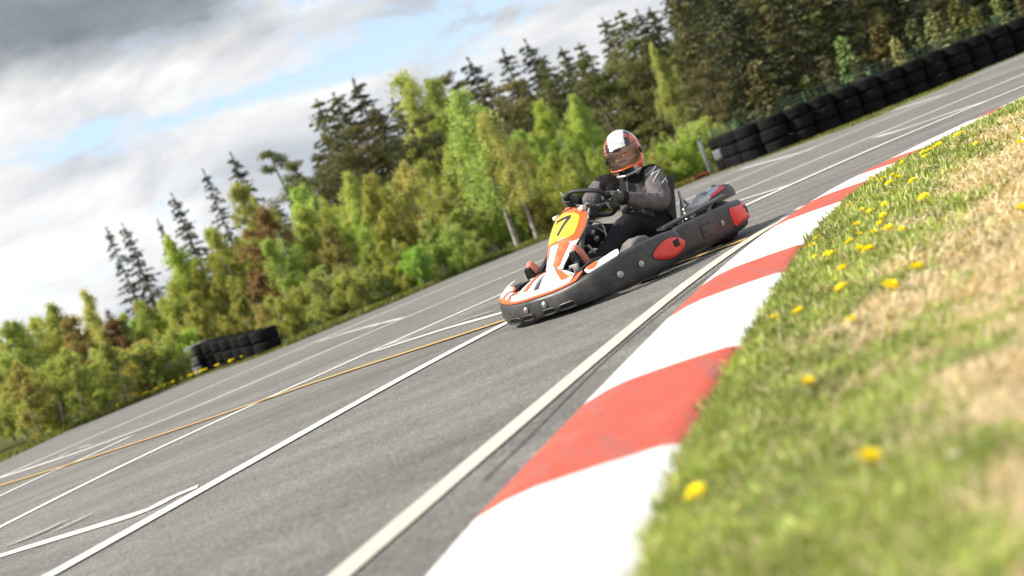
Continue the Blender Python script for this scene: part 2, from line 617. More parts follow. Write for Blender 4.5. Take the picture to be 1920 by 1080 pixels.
M['asphalt'] = asphalt()
M['paint_white'] = paint('paint_white', (0.66, 0.64, 0.58), 0.45)
M['paint_cream'] = paint('paint_cream', (0.57, 0.515, 0.435), 0.35)
M['paint_yellow'] = paint('paint_yellow', (0.56, 0.37, 0.10), 0.6)
M['paint_faint'] = paint('paint_faint', (0.46, 0.455, 0.43), 0.15, 0.6)
def kerb_paint(name, col):
    m = paint(name, col, 0.28)
    t = NT(m.node_tree)
    p = m.node_tree.nodes['Principled BSDF']
    src = p.inputs['Base Color'].links[0].from_socket
    ob = t.n('ShaderNodeTexCoord').outputs['Object']
    mpn = t.n('ShaderNodeMapping')
    mpn.inputs['Rotation'].default_value = (0, 0, R(-24))
    mpn.inputs['Scale'].default_value = (9, 1.1, 1)
    t.l(ob, mpn.inputs[0])
    rub = t.ramp(t.noise(mpn.outputs[0], 1.5, 5, 0.7), [(0.50, 0.0), (0.72, 0.55)])
    dirt = t.ramp(t.noise(ob, 5.5, 6, 0.7), [(0.5, 0.0), (0.75, 0.22)])
    chip = t.ramp(t.noise(ob, 24, 4, 0.7), [(0.66, 0.0), (0.70, 0.7)])
    c = t.mix(rub, src, (0.13, 0.12, 0.115))
    c = t.mix(dirt, c, (0.34, 0.29, 0.22))
    c = t.mix(chip, c, (0.40, 0.37, 0.33))
    t.l(c, p.inputs['Base Color'])
    return m


M['kerb_white'] = kerb_paint('kerb_white', (0.80, 0.79, 0.76))
M['kerb_red'] = kerb_paint('kerb_red', (0.50, 0.080, 0.045))
M['seam'] = mat('seam', (0.085, 0.082, 0.072), 0.9)
M['petal'] = leaf_mat('petal', 0.4, 0.12)
M['leaf'] = leaf_mat('leaf', 0.54, 0.22)
M['needle'] = leaf_mat('needle', 0.18, 0.5)
M['blade'] = leaf_mat('blade', 0.35, 0.35, 'tint', 0.5)
M['birch_bark'] = bark_mat('birch_bark', (0.46, 0.43, 0.38), (0.10, 0.085, 0.07), True)
M['brown_bark'] = bark_mat('brown_bark', (0.15, 0.105, 0.075), (0.06, 0.045, 0.035), False)

# ------------------------------------------------------------------ ground, track
mb = MB()
nx = [-900, -300, -120, -60, -35, -20, 0, 20, 35, 60, 120, 300, 900]
ny = [-60, -20, 0, 20, 26, 32, 40, 60, 100, 250, 600, 1500]
mb.add([(x, y, -0.03) for y in ny for x in nx],
       [(j * 13 + i, j * 13 + i + 1, (j + 1) * 13 + i + 1, (j + 1) * 13 + i) for j in range(11) for i in range(12)])
tag(mb.build('ground', ground_mat('forest_floor', [(0.3, (0.045, 0.055, 0.018)), (0.55, (0.075, 0.085, 0.026)), (0.75, (0.12, 0.10, 0.05))], 0.8), None, False), kind='structure')

far_px = [(-60, 893), (0, 866), (125, 809), (250, 757), (375, 706), (500, 664), (640, 607), (750, 562), (875, 508),
          (1000, 459), (1150, 400), (1339, 327), (1440, 292), (1600, 236), (1680, 203), (1800, 152), (1920, 100)]
far_edge = [at(*q) for q in far_px]
far_edge = [Vector((-60, 16.0, 0)), Vector((-30, 19.0, 0)), Vector((-16, 21.5, 0))] + far_edge + [Vector((17, 22.5, 0)), Vector((30, 19, 0)), Vector((60, 12, 0))]
FE = [far_edge[0]] + catmull(far_edge[1:-1], 4) + [far_edge[-1]]
FEx = np.array([p.x for p in FE]); FEy = np.array([p.y for p in FE])
_o = np.argsort(FEx); FEx, FEy = FEx[_o], FEy[_o]


def far_y(x):
    return float(np.interp(x, FEx, FEy))


mb = MB()
n = len(FE)
mb.add([(p.x, p.y, 0.0) for p in FE] + [(p.x, -20.0, 0.0) for p in FE] + [(p.x, p.y + 0.02, -0.05) for p in FE],
       [(i, i + 1, n + i + 1, n + i) for i in range(n - 1)] + [(i + 1, i, 2 * n + i, 2 * n + i + 1) for i in range(n - 1)])
tag(mb.build('race_track', M['asphalt'], None, False), kind='structure')


def even(px, n=30, it=4):
    """hand-read points of one painted line, evened out"""
    a = np.array(px, float)
    d = np.concatenate([[0], np.cumsum(np.hypot(*np.diff(a, axis=0).T))])
    q = np.linspace(0, d[-1], n)
    b = np.stack([np.interp(q, d, a[:, 0]), np.interp(q, d, a[:, 1])], 1)
    for _ in range(it):
        b[1:-1] = (b[:-2] + 2 * b[1:-1] + b[2:]) / 4
    return [tuple(r) for r in b]


def strip(name, px, width, matl, z, k=6, taper=False):
    if len(px) > 9 and len(px) != 7:
        px, k = even(px, 34, 12), 3
    pts = catmull([at(*q) for q in px], k)
    out_ = lambda q: q[0] <= 0 or q[1] >= 1080 or q[0] >= 1990
    if out_(px[0]):                                            # the line runs on outside the picture
        pts = [pts[0] + (pts[0] - pts[3]).normalized() * 7] + pts
    if out_(px[-1]):
        pts = pts + [pts[-1] + (pts[-1] - pts[-4]).normalized() * 7]
    mb = MB()
    vs = []
    for i, p in enumerate(pts):
        t = (pts[min(i + 1, len(pts) - 1)] - pts[max(i - 1, 0)]).normalized()
        nrm = Vector((-t.y, t.x, 0))
        wv = width * (1 + 0.012 * math.sin(i * 1.7) + 0.02 * math.sin(i * 0.31 + 1))
        if taper:
            wv *= max(0.12, math.sin(math.pi * (i + 0.3) / (len(pts) - 0.4)))
        vs += [(p.x + nrm.x * wv / 2, p.y + nrm.y * wv / 2, z), (p.x - nrm.x * wv / 2, p.y - nrm.y * wv / 2, z)]
    mb.add(vs, [(2 * i, 2 * i + 1, 2 * i + 3, 2 * i + 2) for i in range(len(pts) - 1)])
    return tag(mb.build(name, matl, None, False), kind='structure')


LINES = [
    ([(-60, 922), (15, 887), (50, 872), (150, 829), (312, 760), (440, 705), (597, 641), (819, 541), (1000, 474), (1300, 350), (1398, 314), (1506, 271), (1675, 206), (1797, 155), (1920, 106), (2000, 72)], 0.10),
    ([(-60, 915), (0, 896), (100, 868), (192, 840), (247, 816), (382, 760), (440, 733), (644, 644), (755, 597), (1000, 497), (1344, 351), (1487, 291), (1620, 240), (1768, 178), (1920, 123), (2000, 94)], 0.10),
    ([(247, 818), (150, 863), (87, 890), (0, 931), (-60, 958)], 0.09),
    ([(597, 641), (673, 618), (755, 597)], 0.08),
    ([(1390, 318), (1440, 304), (1487, 291), (1526, 279)], 0.10),
    ([(1675, 207), (1725, 192), (1775, 176)], 0.09),
    ([(-60, 1020), (0, 989), (250, 860), (480, 758), (542, 727), (702, 659), (819, 603), (924, 559), (1150, 462), (1375, 363), (1498, 312), (1628, 260), (1666, 245), (1800, 189), (1920, 139), (2000, 106)], 0.095),
    ([(702, 660), (767, 639), (850, 613), (933, 590), (1100, 540)], 0.08),
    ([(95, 1080), (187, 1030), (475, 865), (676, 754), (819, 670), (953, 605), (1100, 530), (1280, 440), (1424, 374), (1490, 343), (1562, 310), (1652, 271), (1742, 235), (1827, 199), (1920, 162), (2000, 130)], 0.12),
    ([(1360, 386), (1395, 375), (1485, 347)], 0.07),
    ([(1640, 258), (1690, 244), (1768, 217), (1856, 188)], 0.08),
    ([(-60, 1062), (0, 1044), (40, 1031), (175, 990), (270, 960), (322, 934), (372, 913)], 0.085),
    ([(560, 1150), (650, 1072), (808, 936), (987, 783), (1178, 621), (1290, 529), (1382, 461), (1425, 435), (1468, 410), (1510, 386)], 0.105),
]
for i, (px, wd) in enumerate(LINES):
    strip('painted_line', px, wd * (1.0 if i == 12 else 1.3 if i == 8 else 1.55), M['paint_cream'] if i == 12 else M['paint_white'], 0.004 + 0.0012 * (i % 5))
strip('painted_line', [(-60, 930), (0, 913), (100, 883), (275, 825), (475, 760), (615, 707), (732, 673), (819, 644), (936, 607), (1100, 550), (1300, 489), (1367, 464), (1400, 450)], 0.100, M['paint_yellow'], 0.0105)
for px, wd in [([(12, 1027), (75, 1002), (130, 976)], 0.12), ([(98, 1001), (135, 984), (178, 963)], 0.08), ([(110, 860), (140, 845), (175, 836)], 0.25),
               ([(20, 888), (45, 878), (58, 872)], 0.22), ([(702, 657), (735, 646), (775, 636)], 0.12), ([(690, 622), (710, 610), (735, 600)], 0.12),
               ([(845, 611), (885, 597), (930, 584)], 0.10), ([(1628, 262), (1655, 252), (1690, 238)], 0.14)]:
    strip('paint_smear', px, wd, M['paint_faint'], 0.0125, 6, True)

# ------------------------------------------------------------------ kerb
kpx = [(800, 1080), (875, 988), (1000, 868), (1090, 765), (1190, 665), (1255, 600), (1300, 550), (1345, 510), (1410, 455), (1475, 405), (1540, 367), (1600, 337), (1655, 310), (1740, 266), (1800, 240)]
kp = [Vector((-1.15, -1.0, 0)), Vector((-1.02, 0.2, 0)), Vector((-0.78, 1.5, 0))] + [at(*q) for q in kpx]
kp += [Vector((4.75, 11.5, 0)), Vector((6.0, 12.15, 0)), Vector((8.0, 12.8, 0)), Vector((11, 13.2, 0)), Vector((16, 13.4, 0))]
# even out the hand-read points
for _ in range(2):
    kp = [kp[0]] + [(kp[i - 1] + kp[i] * 2 + kp[i + 1]) / 4 for i in range(1, len(kp) - 1)] + [kp[-1]]
KC = catmull(kp, 10)
arc = [0.0]
for a, b in zip(KC, KC[1:]):
    arc.append(arc[-1] + (b - a).length)
arc = np.array(arc)
bounds_px = [(875, 988), (1085, 770), (1250, 602), (1338, 532), (1420, 446), (1495, 395), (1571, 352), (1640, 318), (1760, 256), (1850, 219)]


def arc_of(p):
    return float(arc[int(np.argmin([(q - p).length for q in KC]))])


bnd = [arc_of(at(*q)) for q in bounds_px]
step = 1.25
bnd = [bnd[0] - step * k for k in range(6, 0, -1)] + bnd + [bnd[-1] + step * k for k in range(1, 10)]
first_red = 6          # stripe after bounds_px[0] is red


def kerb_frame(s):
    x = np.interp(s, arc, [p.x for p in KC]); y = np.interp(s, arc, [p.y for p in KC])
    e = 0.15
    x2 = np.interp(s + e, arc, [p.x for p in KC]); y2 = np.interp(s + e, arc, [p.y for p in KC])
    x1 = np.interp(s - e, arc, [p.x for p in KC]); y1 = np.interp(s - e, arc, [p.y for p in KC])
    t = Vector((x2 - x1, y2 - y1, 0)).normalized()
    return Vector((x, y, 0)), Vector((t.y, -t.x, 0))


PROF = [(0.0, -0.02), (0.0, 0.008), (0.02, 0.014), (0.10, 0.032), (0.19, 0.042), (0.36, 0.044), (0.53, 0.042), (0.555, 0.037), (0.64, 0.004), (0.66, -0.03)]
mb = MB()
kend = float(arc[-1])
cuts = [b for b in bnd if 0 < b < kend]
ss = sorted(set([0.0, kend] + cuts + list(np.arange(0.1, kend, 0.12))))
ss = [ss[0]] + [b for a, b in zip(ss, ss[1:]) if b - a > 1e-3 or b in cuts]
for i, (a, b) in enumerate(zip(ss, ss[1:])):
    mid = (a + b) / 2
    idx = sum(1 for q in bnd if q <= mid)
    red = (idx - 7) % 2 == 0
    secs = []
    for s_ in (a, b):
        P, nn = kerb_frame(s_)
        secs.append([P + nn * d + Vector((0, 0, z)) for d, z in PROF])
    mb.loft(secs, False, 1 if red else 0, closed=False)
kerb = mb.build('kerb', [M['kerb_white'], M['kerb_red']], None, False)
bm = bmesh.new(); bm.from_mesh(kerb.data); bmesh.ops.remove_doubles(bm, verts=bm.verts, dist=0.0005); bm.to_mesh(kerb.data); bm.free()
tag(kerb, 'red and white striped concrete kerb curving along the grass edge of the track', 'kerb')
strip('asphalt_seam', [(905, 905), (1000, 812), (1150, 663), (1290, 548), (1400, 468), (1470, 420)], 0.010, M['seam'], 0.0042)

kout = []
for s_ in np.arange(0, kend, 0.1):
    P, nn = kerb_frame(s_)
    kout.append((P.y + nn.y * 0.62, P.x + nn.x * 0.62))
kout.sort()
KY = np.array([a for a, b in kout]); KX = np.array([b for a, b in kout])


def kx(y):
    return np.interp(y, KY, KX)


# value noise for patches of grass and straw
_tab = rng.random((64, 64))


def vnoise(x, y):
    xi = np.floor(x).astype(int); yi = np.floor(y).astype(int)
    fx = x - xi; fy = y - yi
    fx = fx * fx * (3 - 2 * fx); fy = fy * fy * (3 - 2 * fy)
    g = lambda a, b: _tab[a % 64, b % 64]
    return (g(xi, yi) * (1 - fx) + g(xi + 1, yi) * fx) * (1 - fy) + (g(xi, yi + 1) * (1 - fx) + g(xi + 1, yi + 1) * fx) * fy


def greenness(x, y):
    d = x - kx(y)
    n1 = vnoise(x * 2.2 + 3, y * 1.7 + 9) * 0.40 + vnoise(x * 5 + 1, y * 5.2) * 0.36 + vnoise(x * 13, y * 14) * 0.24
    edge = np.clip(1 - d / (0.70 + 0.17 * np.clip(y - 3, 0, 6)), 0, 1) * 0.46
    near = np.clip((2.7 - y) / 1.0, 0, 1) * 0.12
    tan_ = np.exp(-((d - 1.15) / 0.85) ** 2) * 0.19
    far_ = np.clip((y - 6.5) / 4, 0, 1) * 0.10
    return np.clip((n1 + edge + near + far_ - tan_ - 0.545) * 4.0 + 0.5, 0, 1)


def verge_z(x, y):
    d = np.clip(x - kx(y), 0, 3)
    return -0.004 + 0.035 * np.clip(d / 0.5, 0, 1) + 0.03 * (vnoise(x * 1.3 + 40, y * 1.1) - 0.3) * np.clip(d / 0.4, 0, 1) + 0.02 * (vnoise(x * 5, y * 4) - 0.5) * np.clip(d / 0.3, 0, 1)


ys = np.concatenate([np.arange(-1, 1.2, 0.4), np.arange(1.2, 6, 0.05), np.arange(6, 12.9, 0.1)])
dd = np.concatenate([np.arange(0, 2.0, 0.05), np.arange(2.0, 6, 0.2), [6, 8, 10, 14]])
GY, GD = np.meshgrid(ys, dd, indexing='ij')
GX = kx(GY) + GD - 0.03
GZ = verge_z(GX, GY)
mb = MB()
nd = len(dd)
mb.add(np.stack([GX, GY, GZ], -1).reshape(-1, 3).tolist(),
       [(i * nd + j, i * nd + j + 1, (i + 1) * nd + j + 1, (i + 1) * nd + j) for i in range(len(ys) - 1) for j in range(nd - 1)])
verge = mb.build('grass_verge', ground_mat('verge_soil', [(0.25, (0.48, 0.40, 0.25)), (0.5, (0.36, 0.31, 0.15)), (0.72, (0.12, 0.135, 0.035))], 5.0, True), None, True, 180)
ga = verge.data.attributes.new('green', 'FLOAT', 'POINT')
ga.data.foreach_set('value', greenness(GX, GY).astype(np.float32).ravel())
tag(verge, kind='structure')


def blades(n, straw=False, broad=False, edge=False):
    y = 1.0 / rng.uniform(1 / 13.0, 1 / 1.35, n)
    lim = 0.50 * y + 0.5
    lo = kx(y) - 0.02
    x = lo + rng.random(n) ** 1.15 * np.maximum(lim - lo, 0.05)
    if edge:
        x = lo + rng.normal(0.055, 0.03, n) + 0.03 * np.sin(y * 9) * np.sin(y * 23)
    g = greenness(x, y)
    keep = rng.random(n) < (np.clip(1.15 - g, 0.22, 1) if straw else (np.clip((g - 0.5) * 2, 0, 1) if broad else 0.02 + g ** 1.5))
    x, y, g = x[keep], y[keep], g[keep]
    n = len(x)
    z = verge_z(x, y)
    sc = np.clip(y / 3.0, 0.8, 2.2)
    ln = (rng.uniform(0.02, 0.065, n) if not straw else rng.uniform(0.03, 0.10, n)) * (0.8 + 0.2 * sc)
    wd = (rng.uniform(0.0022, 0.0045, n) if not straw else rng.uniform(0.0012, 0.003, n)) * sc
    if broad:
        ln = rng.uniform(0.035, 0.07, n); wd = rng.uniform(0.010, 0.018, n)
    if edge:
        ln = ln * 1.15
    th = rng.uniform(0, 2 * np.pi, n)
    lean = rng.uniform(0.1, 0.9, n) if not straw else rng.uniform(0.95, 1.5, n)
    if broad:
        lean = rng.uniform(0.7, 1.3, n)
    dx, dy = np.cos(th), np.sin(th)
    px, py = -dy, dx
    b = np.stack([x, y, z], 1)
    d1 = np.stack([dx * np.sin(lean * .6), dy * np.sin(lean * .6), np.cos(lean * .6)], 1)
    d2 = np.stack([dx * np.sin(lean * 1.2), dy * np.sin(lean * 1.2), np.cos(lean * 1.2)], 1)
    pw = np.stack([px, py, np.zeros(n)], 1) * wd[:, None]
    mid = b + d1 * (ln * .55)[:, None]
    tip = mid + d2 * (ln * .45)[:, None]
    q1 = np.stack([b - pw * .6, b + pw * .6, mid + pw, mid - pw], 1)
    q2 = np.stack([mid - pw, mid + pw, tip + pw * .12, tip - pw * .12], 1)
    r = rng.random((n, 1))
    if straw:
        c = np.array([0.66, 0.555, 0.36]) * (0.65 + 0.6 * r)
    else:
        c = np.array([0.13, 0.20, 0.038]) * (1 - r) + np.array([0.47, 0.53, 0.16]) * r
        dry = rng.random((n, 1)) < 0.10
        c = np.where(dry, np.array([[0.40, 0.33, 0.16]]), c)
        cl = vnoise(x * 7 + 20, y * 6 + 5) * 0.6 + vnoise(x * 18, y * 15 + 7) * 0.4
        c = c * (0.55 + 0.95 * np.clip(cl, 0, 1))[:, None]
    return q1, q2, c


qs, cs = [], []
for q1, q2, c in (blades(330000), blades(230000, True), blades(34000, False, True), blades(26000, edge=True)):
    qs += [q1, q2]
    cs += [c, c]
tag(link('grass', fast('grass', np.concatenate(qs), 4, M['blade'], np.concatenate(cs))), kind='stuff')

# ------------------------------------------------------------------ far verge grass
n = 60000
x = rng.uniform(-16, 16, n)
fy = np.interp(x, FEx, FEy)
y = fy + rng.random(n) ** 1.4 * 3.0 + 0.02
h_ = rng.uniform(0.06, 0.16, n) * np.where(x > 4.6, .35, np.where((x > -8) & (x < -4.6), .5, 1.0)); th = rng.uniform(0, 2 * np.pi, n); wd = rng.uniform(0.012, 0.03, n)
b = np.stack([x, y, np.full(n, -0.03)], 1)
pw = np.stack([np.cos(th), np.sin(th), np.zeros(n)], 1) * wd[:, None]
tip = b + np.stack([np.sin(th * 3) * 0.05, np.cos(th * 5) * 0.05, h_], 1)
r = rng.random((n, 1))
c = np.array([0.10, 0.15, 0.022]) * (1 - r) + np.array([0.22, 0.21, 0.06]) * r
tag(link('grass', fast('grass', np.stack([b - pw, b + pw, tip + pw * .2, tip - pw * .2], 1), 4, M['blade'], c)), kind='stuff')

# ------------------------------------------------------------------ dandelions
mb = MB()
for ring, (nn, rr, zz, tl) in enumerate(((22, 0.021, 0.004, 0.10), (18, 0.016, 0.008, 0.35), (12, 0.010, 0.011, 0.7))):
    for k in range(nn):
        a = 2 * math.pi * (k + ring * .37) / nn
        ca, sa = math.cos(a), math.sin(a)
        wv = 0.0032
        base = Vector((ca * 0.002, sa * 0.002, zz * .5)); tipp = Vector((ca * rr, sa * rr, zz + rr * tl * .5)); pr = Vector((-sa, ca, 0)) * wv
        mb.add([base - pr * .4, base + pr * .4, tipp + pr, tipp + Vector((ca, sa, 0)) * .002, tipp - pr], [(0, 1, 2, 3, 4)])
flower_me = mb.mesh('flower_head', M['petal'], False)
mb = MB()
mb.tube([(0, 0, -0.055), (0.003, 0.002, -0.03), (0, 0, 0.002)], [0.0016, 0.0016, 0.003], 6)
stem_me = mb.mesh('stem', M['stem_green'])


def dandelion(p, sc, tilt, label, group, hgt=0.05, name='dandelion'):
    r_ = empty(name, (p.x, p.y, p.z + hgt))
    r_.rotation_euler = (tilt * math.cos(p.x * 50), tilt * math.sin(p.y * 50), p.x * 9)
    r_.scale = (sc, sc, sc)
    link('flower_head', flower_me, r_).color = (0.95, 0.83, 0.02, 1)
    link('stem', stem_me, r_)
    return tag(r_, label, 'flower', group)


def on_verge(px, py, hgt=0.05):
    p = at(px, py, 0.03 + hgt)
    return Vector((p.x, p.y, float(verge_z(np.array([p.x]), np.array([p.y]))[0]) - 0.002))


SOLO = [(1636, 876, 'large yellow dandelion nearest the camera in the patchy grass', 1.1),
        (1295, 898, 'yellow dandelion leaning over the white end of the striped kerb', 0.9),
        (1511, 706, 'single yellow dandelion in green grass beside the near red kerb stripe', 0.95),
        (1594, 594, 'yellow dandelion between the kerb and the dry straw patch, right of two smaller ones', 0.95),
        (1493, 572, 'small yellow dandelion a little way in from the white kerb stripe', 0.8),
        (1445, 581, 'small yellow dandelion right at the edge of the white kerb stripe', 0.8),
        (1669, 533, 'yellow dandelion on dry straw below the flower cluster, the lower of a close pair', 1.1),
        (1717, 499, 'yellow dandelion on dry straw, upper right of a close pair', 1.1),
        (1733, 374, 'lone yellow dandelion on the straw to the right of the flower cluster', 1.15),
        (1914, 272, 'yellow dandelion at the right end of the grass, far from the kerb', 1.0),
        (1916, 390, 'yellow dandelion low at the right edge of the grass beyond the straw', 1.0)]
for px, py, lab, sc in SOLO:
    dandelion(on_verge(px, py), sc * 1.25, 0.35, lab, None)
MIDS = [(1591, 377), (1616, 390), (1631, 399), (1661, 387), (1605, 416), (1655, 405), (1650, 419), (1667, 430), (1691, 432), (1639, 435), (1590, 444), (1612, 434), (1529, 437), (1520, 452), (1525, 472), (1557, 470), (1610, 462), (1627, 466), (1577, 497), (1548, 470), (1574, 530)]
for px, py in MIDS:
    dandelion(on_verge(px, py), random.uniform(1.0, 1.35), 0.3, 'yellow dandelion in the flower cluster beside the kerb behind the kart', 'dandelions clustered in the middle of the verge')
FARS = [(1640, 332), (1667, 340), (1682, 331), (1672, 325), (1629, 326), (1712, 342), (1762, 274), (1742, 283), (1737, 296), (1690, 300), (1803, 253), (1795, 257), (1832, 275), (1752, 279), (1655, 330), (1730, 287)]
for px, py in FARS:
    dandelion(on_verge(px, py), random.uniform(1.1, 1.5), 0.3, 'yellow dandelion in the far row where the kerb bends away', 'dandelions along the far bend of the kerb')
for k in range(34):
    xx = random.gauss(-7.9, 0.5) if k < 22 else (random.uniform(-6.6, -5.6) if k < 28 else random.uniform(-7.3, -6.6))
    dandelion(Vector((xx, far_y(xx) + random.uniform(0.05, 0.35), -0.02)), random.uniform(1.3, 2.1), 0.3, 'tiny yellow dandelion on the grass strip across the track at left', 'dandelions across the track', 0.12)
p = on_verge(1794, 870)
mb = MB()
for k in range(5):
    a = 2 * math.pi * k / 5
    mb.ell((0.008 * math.cos(a), 0.008 * math.sin(a), 0.0), (0.009, 0.005, 0.003), Euler((0.2, 0.4, a)).to_matrix(), 8, 6)
o = mb.build('dry_leaf', M['tan_petal'])
o.location = (p.x, p.y, p.z + 0.045)
tag(o, 'small pale curled dry leaf lying on the grass at lower right', 'leaf')

# ------------------------------------------------------------------ tyres
def tyre_mesh(name, ro, wd, mt):
    mb = MB()
    seg = 28
    prof = [(ro * .60, -wd * .42), (ro * .66, -wd * .5), (ro * .84, -wd * .5), (ro * .95, -wd * .44), (ro, -wd * .32), (ro * .985, -wd * .12), (ro * .985, wd * .12), (ro, wd * .32),
            (ro * .95, wd * .44), (ro * .84, wd * .5), (ro * .66, wd * .5), (ro * .60, wd * .42), (ro * .68, wd * .3), (ro * .86, 0), (ro * .68, -wd * .3)]
    secs = []
    for k in range(seg):
        a = 2 * math.pi * k / seg
        tr_ = 1.0 + (0.012 if k % 2 else -0.012)
        secs.append([(r_ * (tr_ if r_ > ro * .94 else 1) * math.cos(a), r_ * (tr_ if r_ > ro * .94 else 1) * math.sin(a), z + wd / 2) for r_, z in prof])
    secs.append(secs[0])
    mb.loft(secs, False)
    return mb.mesh(name, mt, True, 50)


TYW = 0.250
ty_a = tyre_mesh('tyre', 0.30, TYW, M['old_tyre'])
ty_g = tyre_mesh('tyre', 0.30, TYW, M['grey_tyre'])  # paler grey copy of the tyre, for the end stacks


def tyre(x, y, z, label, group, me=ty_a, sc=1.0):
    o = link('tyre', me)
    o.location = (x + random.uniform(-.02, .02), y + random.uniform(-.02, .02), z)
    o.rotation_euler = (random.uniform(-.03, .03), random.uniform(-.03, .03), random.uniform(0, 6))
    o.scale = (sc, sc, 1)
    return tag(o, label, 'tyre', group)


wall = [at(1349, 322), at(1440, 290), at(1600, 227), at(1760, 163), at(1920, 99)]
wall[0] += Vector((0.36, 0.1, 0))
wall = catmull(wall + [wall[-1] + (wall[-1] - wall[-2]) * 1.0], 20)
acc, nxt, WALL = 0.0, 0.0, []
for a, b in zip(wall, wall[1:]):
    L_ = (b - a).length
    while nxt <= acc + L_:
        WALL.append(a + (b - a) * ((nxt - acc) / L_))
        nxt += 0.545
    acc += L_
NAMES3 = ['bottom', 'middle', 'top']
for i, p in enumerate(WALL):
    for k in range(3):
        if i == 0:
            tyre(p.x, p.y + .22, k * (TYW + .003) - 0.02, 'dark %s tyre in the end stack of the long wall, beside the metal post' % NAMES3[k], None, ty_g if k == 1 else ty_a)
        else:
            tyre(p.x, p.y + .22, k * (TYW + .003) - 0.02 + random.uniform(-.004, .004), 'black %s-row tyre in the long tyre wall before the dark conifers' % NAMES3[k], '%s tyres of the long wall' % NAMES3[k], ty_a, random.uniform(0.97, 1.03))
lp0, lp1 = at(386, 698), at(503, 660)
d_ = (lp1 - lp0)
nl = max(4, int(round(d_.length / 0.6)))
for i in range(nl + 1):
    q = lp0 + d_ * (i / nl) + Vector((0.0, 0.12, 0))
    for k in range(3):
        zz = k * (TYW + .002) - 0.05 - 0.22 * (i / nl)
        if i == 0:
            tyre(q.x, q.y, zz, 'grey %s tyre at the left end of the short tyre stack' % NAMES3[k], None, ty_g)
        else:
            tyre(q.x, q.y, zz, 'black %s-row tyre in the short tyre barrier under the birches' % NAMES3[k], '%s tyres of the short barrier' % NAMES3[k])

# steel post at the end of the wall, red edging board, green wire fence behind
p = at(1337, 326)
pr_ = empty('metal_post', (p.x - 0.02, p.y + 0.05, -0.03))
mb = MB()
mb.box((0, 0, 0.42), (0.085, 0.06, 0.84), None, 0, 0.008)
mb.build('post', M['galv'], pr_)
mb = MB()
mb.box((0, 0, 0.846), (0.11, 0.085, 0.014), None, 0, 0.004)
mb.build('cap', M['galv'], pr_)
tag(pr_, 'grey galvanised steel post at the left end of the long tyre wall', 'post')
mb = MB()
rp = catmull([at(1225, 372), at(1262, 356), at(1300, 341), at(1334, 327)], 6)
rp = [q + Vector((0, .10, 0)) for q in rp]
mb.loft([[q + Vector((0, -.12, -.03)), q + Vector((0, -.10, .08)), q + Vector((0, .02, .095)), q + Vector((0, .10, -.03))] for q in rp])
tag(mb.build('edging_kerb', mat('edging_red', (0.22, 0.03, 0.025), 0.6, 0.4, 0, 0.3, 5)), 'low dark red kerb on the far track edge beside the metal post', 'kerb')
fr_ = empty('wire_fence', (WALL[0].x, WALL[0].y, 0))
off = Vector((WALL[0].x, WALL[0].y, 0))
posts = [q + Vector((0, 1.1, 0)) - off for q in WALL[::3]]
for q in posts:
    mb = MB()
    mb.tube([q + Vector((0, 0, -.05)), q + Vector((0, 0, 0.95))], 0.022, 8)
    mb.build('post', M['green_wire'], fr_)
mb = MB()
for z in np.arange(0.1, 0.96, 0.085):
    mb.tube([q + Vector((0, 0.025, float(z))) for q in posts], 0.006, 4)
tot = (posts[-1] - posts[0]).length
for k in range(int(tot / 0.12)):
    f_ = k * 0.12 / tot * (len(posts) - 1)
    i = int(f_)
    q = posts[i].lerp(posts[i + 1], f_ - i)
    mb.tube([q + Vector((0, 0.03, 0.05)), q + Vector((0, 0.03, 0.93))], 0.004, 4)
mb.build('wire_mesh', M['green_wire'], fr_)
tag(fr_, 'green wire mesh fence standing just behind the long tyre wall', 'fence')
# ------------------------------------------------------------------ trees
def quads_from(c, axis_l, axis_w, ln, wd):
    """leaf quads: centre, long axis, width axis"""
    a = axis_l * ln[:, None] / 2
    b_ = axis_w * wd[:, None] / 2
    return np.stack([c - a, c + b_, c + a, c - b_], 1)


def unit(v):
    return v / np.maximum(np.linalg.norm(v, axis=-1, keepdims=True), 1e-9)


